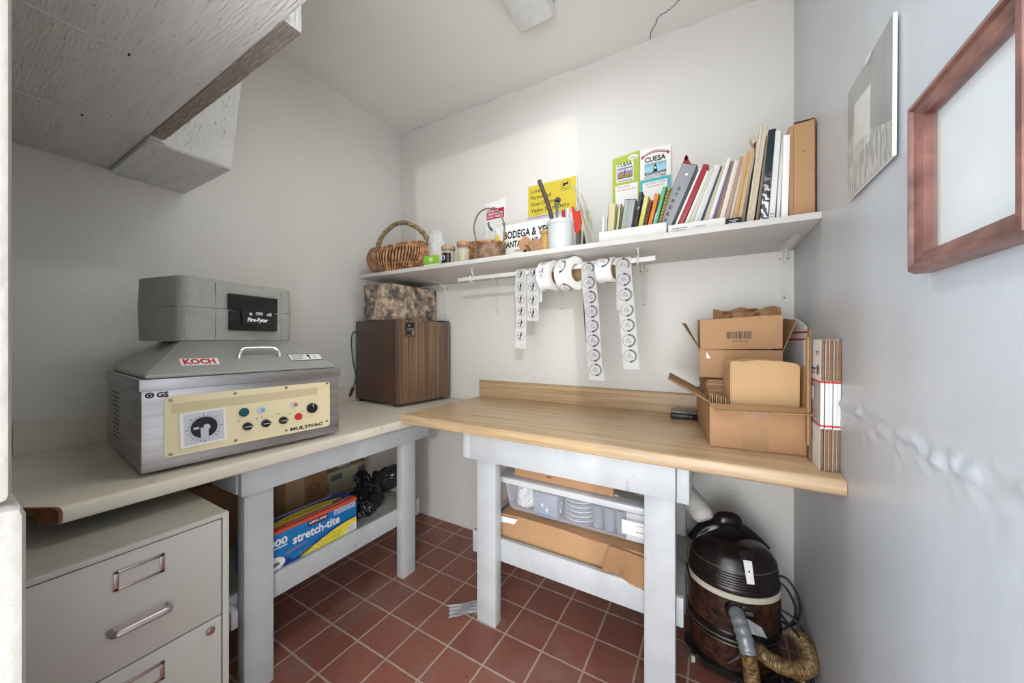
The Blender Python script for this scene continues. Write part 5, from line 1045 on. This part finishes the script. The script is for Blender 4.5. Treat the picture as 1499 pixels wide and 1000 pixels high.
inside('cup_stack', 'grey ribbed containers in the right half of the clear tote', 'containers', .44, lambda b: [b.m(m_gb2).lathe([(.020, .001), (.025, .085), (.027, .09)], 20, T=Matrix.Translation((-.045+k*.046, .06, 0))) for k in range(3)])
inside('paper_pack', 'white paper pack at the right end of the clear tote', 'paper pack', .55, lambda b: b.m(m_paper).box(-.04, .04, .02, .15, 0, .10, .004))
LZ = TZ+.1585
t = thing('cardboard_box', 'flat tan cardboard box lying on the lid of the clear tote', 'cardboard box', (-.735, 1.296, LZ)); b = B(); b.m(m_card).box(0, .415, 0, .26, 0, .075, .002); b.m(m_wickd); squig(b, FRONT((0, -.0006, 0)), .15, .17, .02, .006, 0, 4); b.build('body', t)
t = thing('clear_food_tray', 'clear dark tinted tray next to the flat cardboard box on the tote', 'tray', (-.305, 1.30, LZ)); b = B(); b.m(M('tinted_tray', '6A665E', .15, var=.1, alpha=.7)).box(0, .125, 0, .2, 0, .045, .006); b.m(m_blackm).box(.01, .115, .01, .19, .002, .02, .002); b.build('body', t)
t = thing('plastic_bag', 'thin clear bag bunched at the left end on the tote lid', 'bag', (-.755, 1.40, LZ-.0)) if False else None
t = thing('rolled_sheet', 'grey white rolled fabric end poking out right of the front bench leg', 'roll', (-.155, 1.42, LZ+.028)); b = B(); b.m(M('dusty_white_cloth', 'B9B7B2', .7, var=.08, scale=9, bump=.5, bscale=40))
pth = spl([(-.04, .10, .012), (.02, .05, .010), (.075, .0, -.02), (.115, -.035, -.055), (.128, -.047, -.072)], 5); b.tube(pth, .036, 20, rf=lambda u: .036 if u < .8 else .036-.012*(u-.8)/.2)
for q in (len(pth)-6, len(pth)-3): b.tube([Vector(pth[q])+Vector((0, 0, 0))+(Vector((.55, .58, -.0)).normalized()*math.cos(a_)*.0365+Vector((.45, -.40, .75)).normalized()*math.sin(a_)*.0365) for a_ in [2*PI*i/24 for i in range(24)]], .002, 5, True) if q < 0 else None
b.build('roll', t)

# ================================================================ VACUUM CLEANER
m_vb = M('vacuum_black', '1B1719', .22, var=.15, scale=12, dirt=('5A5048', 22, (1, 1, 1), .6, .72, .35)); m_vt = M('vacuum_dark_brown', '211819', .25, var=.15, dirt=('6A5A50', 26, (1, 1, 1), .62, .72, .4))
m_vm = M('marbled_brown', '4A2D20', .35, scale=60, c2='20100D', lo=.36, hi=.66, dirt=('8A705C', 40, (1, 1, 1), .62, .72, .35)); m_vr = M('ivory_trim', 'C6C3B0', .4, var=.05); m_vg = M('dull_chrome_trim', '8F897E', .3, .8, var=.1)
t = thing('vacuum_cleaner', 'old black and marbled brown canister vacuum cleaner with hose, in the right corner', 'vacuum cleaner', (.056, 1.505, 0), math.radians(14))
SX, SY = .965, .86
TL = Matrix.Rotation(math.radians(-5), 4, 'Y')
b = B(); b.m(m_vm).lathe([(.112, .058), (.140, .062), (.146, .10), (.147, .150)], 48, SX, SY); b.build('water_bowl', t, 'marbled brown lower bowl')
b = B(); b.m(m_vb).lathe([(.149, .150), (.153, .154), (.153, .186), (.149, .190)], 48, SX, SY); b.m(m_vg).lathe([(.1535, .163), (.1545, .166), (.1535, .169)], 48, SX, SY, cap=False); b.lathe([(.150, .148), (.1515, .151), (.150, .153)], 48, SX, SY, cap=False); b.build('belt', t)
b = B(); b.m(m_vm).lathe([(.148, .190), (.150, .235), (.149, .300)], 48, SX, SY); b.build('marbled_band', t, 'marbled brown band')
b = B(); b.m(m_vr).lathe([(.149, .300), (.1525, .303), (.1525, .317), (.149, .320)], 48, SX, SY); b.build('trim_ring', t, 'ivory ring')
pf = [(.1475, .320), (.1485, .330)]+[(.1475-.0006*k-(.0016 if k % 2 else 0), .334+k*.0042) for k in range(14)]+[(.137, .396), (.124, .418), (.104, .436), (.07, .449), (.03, .455), (.002, .456)]
b = B(); b.m(m_vt).lathe(pf, 56, SX, SY); b.m(m_vg).lathe([(.1395, .3905), (.1405, .3925), (.1385, .3945)], 56, SX, SY, cap=False); b.build('motor_cover', t, 'ribbed dark brown cover')
b = B(); b.m(m_vb); hp = spl([(-.125, .03, .405), (-.09, .035, .452), (-.045, .03, .480), (-.028, .02, .507), (.018, .02, .507), (.035, .03, .478), (.075, .035, .444), (.118, .03, .402)], 5); b.tube(hp, .012, 10, rf=lambda u: (.014, .022)); hq = [(p.x, p.z) for p in hp if p.z > .42]; b.prism([(-.10, .40)]+hq+[(.10, .40)], -.042, -.016, FRONT((0, 0, 0))); b.build('carry_handle', t)
b = B(); b.m(m_vg); pp = [(-.03, -.06, .450), (.0, -.10, .428)]
SFr = frame((.015, -.106, .412), (1, .12, 0), (0, .42, .9)); b.m(m_vb).prism([(-.018, -.02), (.018, -.02), (.022, .045), (-.022, .045)], -.004, .003, SFr, bev=.001); b.m(m_vr if False else m_paper).prism([(-.010, -.050), (.012, -.050), (.013, .016), (-.013, .018)], .001, .006, SFr, bev=.001); b.m(m_vb).prism([(-.006, .022), (.006, .022), (.006, .036), (-.006, .036)], .002, .007, SFr, bev=.001); b.m(m_ink).rect(-.003, .002, -.018, -.012, .0065, SFr); b.build('switch', t, 'white rocker switch')
b = B(); b.m(m_vb).lathe([(.135, .030), (.163, .034), (.165, .058), (.150, .062)], 8, SX, SY); b.build('dolly', t)
for aa in (200, 262, 320, 20, 110):
    x = .148*math.cos(math.radians(aa)); y = .130*math.sin(math.radians(aa)); b = B(); b.m(m_vr).cyl((x-.006, y, .014), (x+.006, y, .014), .0135, n=18, bev=.001); b.m(m_vg).cyl((x, y, .02), (x, y, .036), .006, n=10); b.box(x-.010, x-.007, y-.006, y+.006, .012, .036); b.box(x+.007, x+.010, y-.006, y+.006, .012, .036); b.build('caster', t)
b = B(); b.m(m_vb).box(-.012, .026, -.142, -.120, .262, .298, .003); b.m(m_vg).box(-.002, .020, -.1455, -.140, .272, .284, .001); b.build('clasp', t)
# hose, in the frame of the vacuum
inv = (Matrix.Translation((.056, 1.505, 0))@Matrix.Rotation(math.radians(14), 4, 'Z')).inverted()
def loc_(pts): return [inv@Vector(p) for p in pts]
m_tapeg = M('grey_duct_tape', '8C9196', .3, .25, var=.12, scale=20, bump=.6, bscale=50); m_hose = M('woven_gold_hose', '8F774E', .45, .2, scale=90, c2='5B4526', lo=.4, hi=.6)
hoseA = loc_([(.062, 1.385, .270), (.066, 1.35, .270), (.075, 1.322, .255), (.084, 1.300, .232), (.090, 1.288, .208)])
hoseB = loc_([(.090, 1.288, .208), (.096, 1.275, .165), (.101, 1.262, .10), (.100, 1.245, .045), (.085, 1.20, .0245), (.060, 1.12, .0245), (.075, 1.05, .0245), (.14, 1.05, .0245), (.20, 1.12, .0245), (.222, 1.22, .026), (.232, 1.32, .05), (.238, 1.40, .10)])
b = B(); b.m(m_vb).cyl(hoseA[0]+Vector((0, .03, .0)), hoseA[1]+Vector((0, .012, 0)), .034, .030, n=24, bev=.002); b.build('hose_port', t)
hp = spl(hoseA, 8); b = B(); b.m(m_tapeg).tube(hp, .022, 18, rf=lambda u: .0235+.0014*math.sin(u*38)); b.m(m_tapeg); tm = bmesh.new(); 
sheet(b, [hp[10]+Vector((.02, -.01, .015)), hp[14]+Vector((.055, -.01, .012)), hp[20]+Vector((.060, -.01, .012)), hp[16]+Vector((.02, -.015, .0))], .001)
sheet(b, [hp[-1]+Vector((-.02, 0, -.005)), hp[-1]+Vector((-.045, .01, -.045)), hp[-1]+Vector((-.055, .005, -.05)), hp[-1]+Vector((-.028, -.01, -.012))], .001); b.build('hose_tape', t, 'grey duct tape around the hose')
def braided(b, pts, r, k=7):
    hp = spl(pts, k); b.m(m_hose); n = len(hp)
    # ribbed skin: a ring every few millimetres
    L = [0]
    for i in range(1, n): L.append(L[-1]+(Vector(hp[i])-Vector(hp[i-1])).length)
    q = []; s = 0; i = 0
    while s < L[-1]:
        while L[i+1] < s: i += 1
        u = (s-L[i])/(L[i+1]-L[i]); q.append(Vector(hp[i]).lerp(Vector(hp[i+1]), u)); s += .0016
    b.tube(q, r, 18, rf=lambda u: r+.0014*math.sin(u*(len(q)-1)*.0016/.0058*2*PI))
b = B(); braided(b, hoseB, .021); b.build('hose', t, 'ribbed gold brown hose')
hoseC = loc_([(.120, 1.385, .165), (.140, 1.340, .180), (.182, 1.312, .190), (.225, 1.32, .197), (.2485, 1.36, .202), (.2485, 1.42, .207), (.230, 1.46, .202)])
b = B(); braided(b, hoseC, .021); b.build('hose', t, 'ribbed gold brown hose')
b = B(); b.m(m_vb).box(*[0]*0) if False else None
b.m(m_vb).tube(spl(loc_([(.185, 1.40, .02), (.20, 1.36, .07), (.205, 1.33, .12), (.19, 1.32, .155)]), 4), .014, 8); b.box(.055, .165, -.19, -.13, .004, .028, .004); b.m(m_vg).box(.055, .165, -.191, -.1905, .006, .009); b.build('floor_tool', t)
b = B(); b.m(m_blackm)
for pts in ([(.175, 1.53, .335), (.215, 1.52, .345), (.245, 1.51, .300), (.250, 1.51, .24), (.225, 1.50, .20), (.19, 1.49, .215)], [(.178, 1.52, .330), (.210, 1.51, .320), (.236, 1.50, .27), (.232, 1.50, .22), (.20, 1.48, .19)], [(.18, 1.50, .245), (.22, 1.49, .24), (.248, 1.47, .22), (.258, 1.44, .18), (.262, 1.42, .13), (.258, 1.36, .06), (.25, 1.28, .008), (.24, 1.22, .005)], [(.18, 1.51, .25), (.205, 1.46, .235), (.235, 1.42, .22), (.256, 1.38, .17), (.250, 1.33, .12), (.245, 1.30, .05), (.23, 1.25, .005)]):
    b.tube(spl(loc_(pts), 6), .0042, 8)
b.m(m_vt).tube(spl([(-.150, .0, .33), (-.145, -.055, .30), (-.11, -.115, .262), (-.05, -.142, .225), (.0, -.15, .215), (.03, -.16, .20)], 6), .003, 6)
b.build('power_cord', t)

# ================================================================ FLOOR SCRAP
t = thing('plastic_scrap', 'torn scrap of clear plastic film on the tiles beside the right bench leg', 'plastic scrap', (-.935, 1.215, .001), math.radians(40)); b = B(); b.m(M('film', 'CFCFD2', .2, alpha=.55, bump=.8, bscale=40, scale=30, var=.1)); tm = bmesh.new(); bmesh.ops.create_grid(tm, x_segments=18, y_segments=8, size=.5)
for v in tm.verts: v.co = Vector((v.co.x*.135*(1+.1*math.sin(v.co.y*22)), v.co.y*.075, .0035+.003*math.sin(v.co.y*24+v.co.x*3)))
bmesh.ops.solidify(tm, geom=tm.faces[:], thickness=.0006); b.add(tm); b.build('film', t)

# repeated things share a group
for nm, g in (('book', 'books in the book tray'), ('booklet', 'thin booklets on the shelf'), ('folder', 'folders and papers on the shelf'), ('ring_binder', 'ring binders on the shelf'), ('label_strip', 'label strips on the rod'), ('label_roll', 'label rolls on the rod'),
              ('mailing_box', 'flattened mailing boxes by the right wall'), ('cardboard_box', 'cardboard boxes'), ('workbench', 'white benches'), ('worktop', 'worktops'), ('glass_jar', 'jars on the shelf'), ('printed_carton', 'pale printed cartons'), ('black_marker', 'black pens by the tub')):
    L_ = [o for o in COL.objects if o.parent is None and o.name.split('.')[0] == nm and o.get('label')]
    if len(L_) > 1:
        for o in L_: o['group'] = g
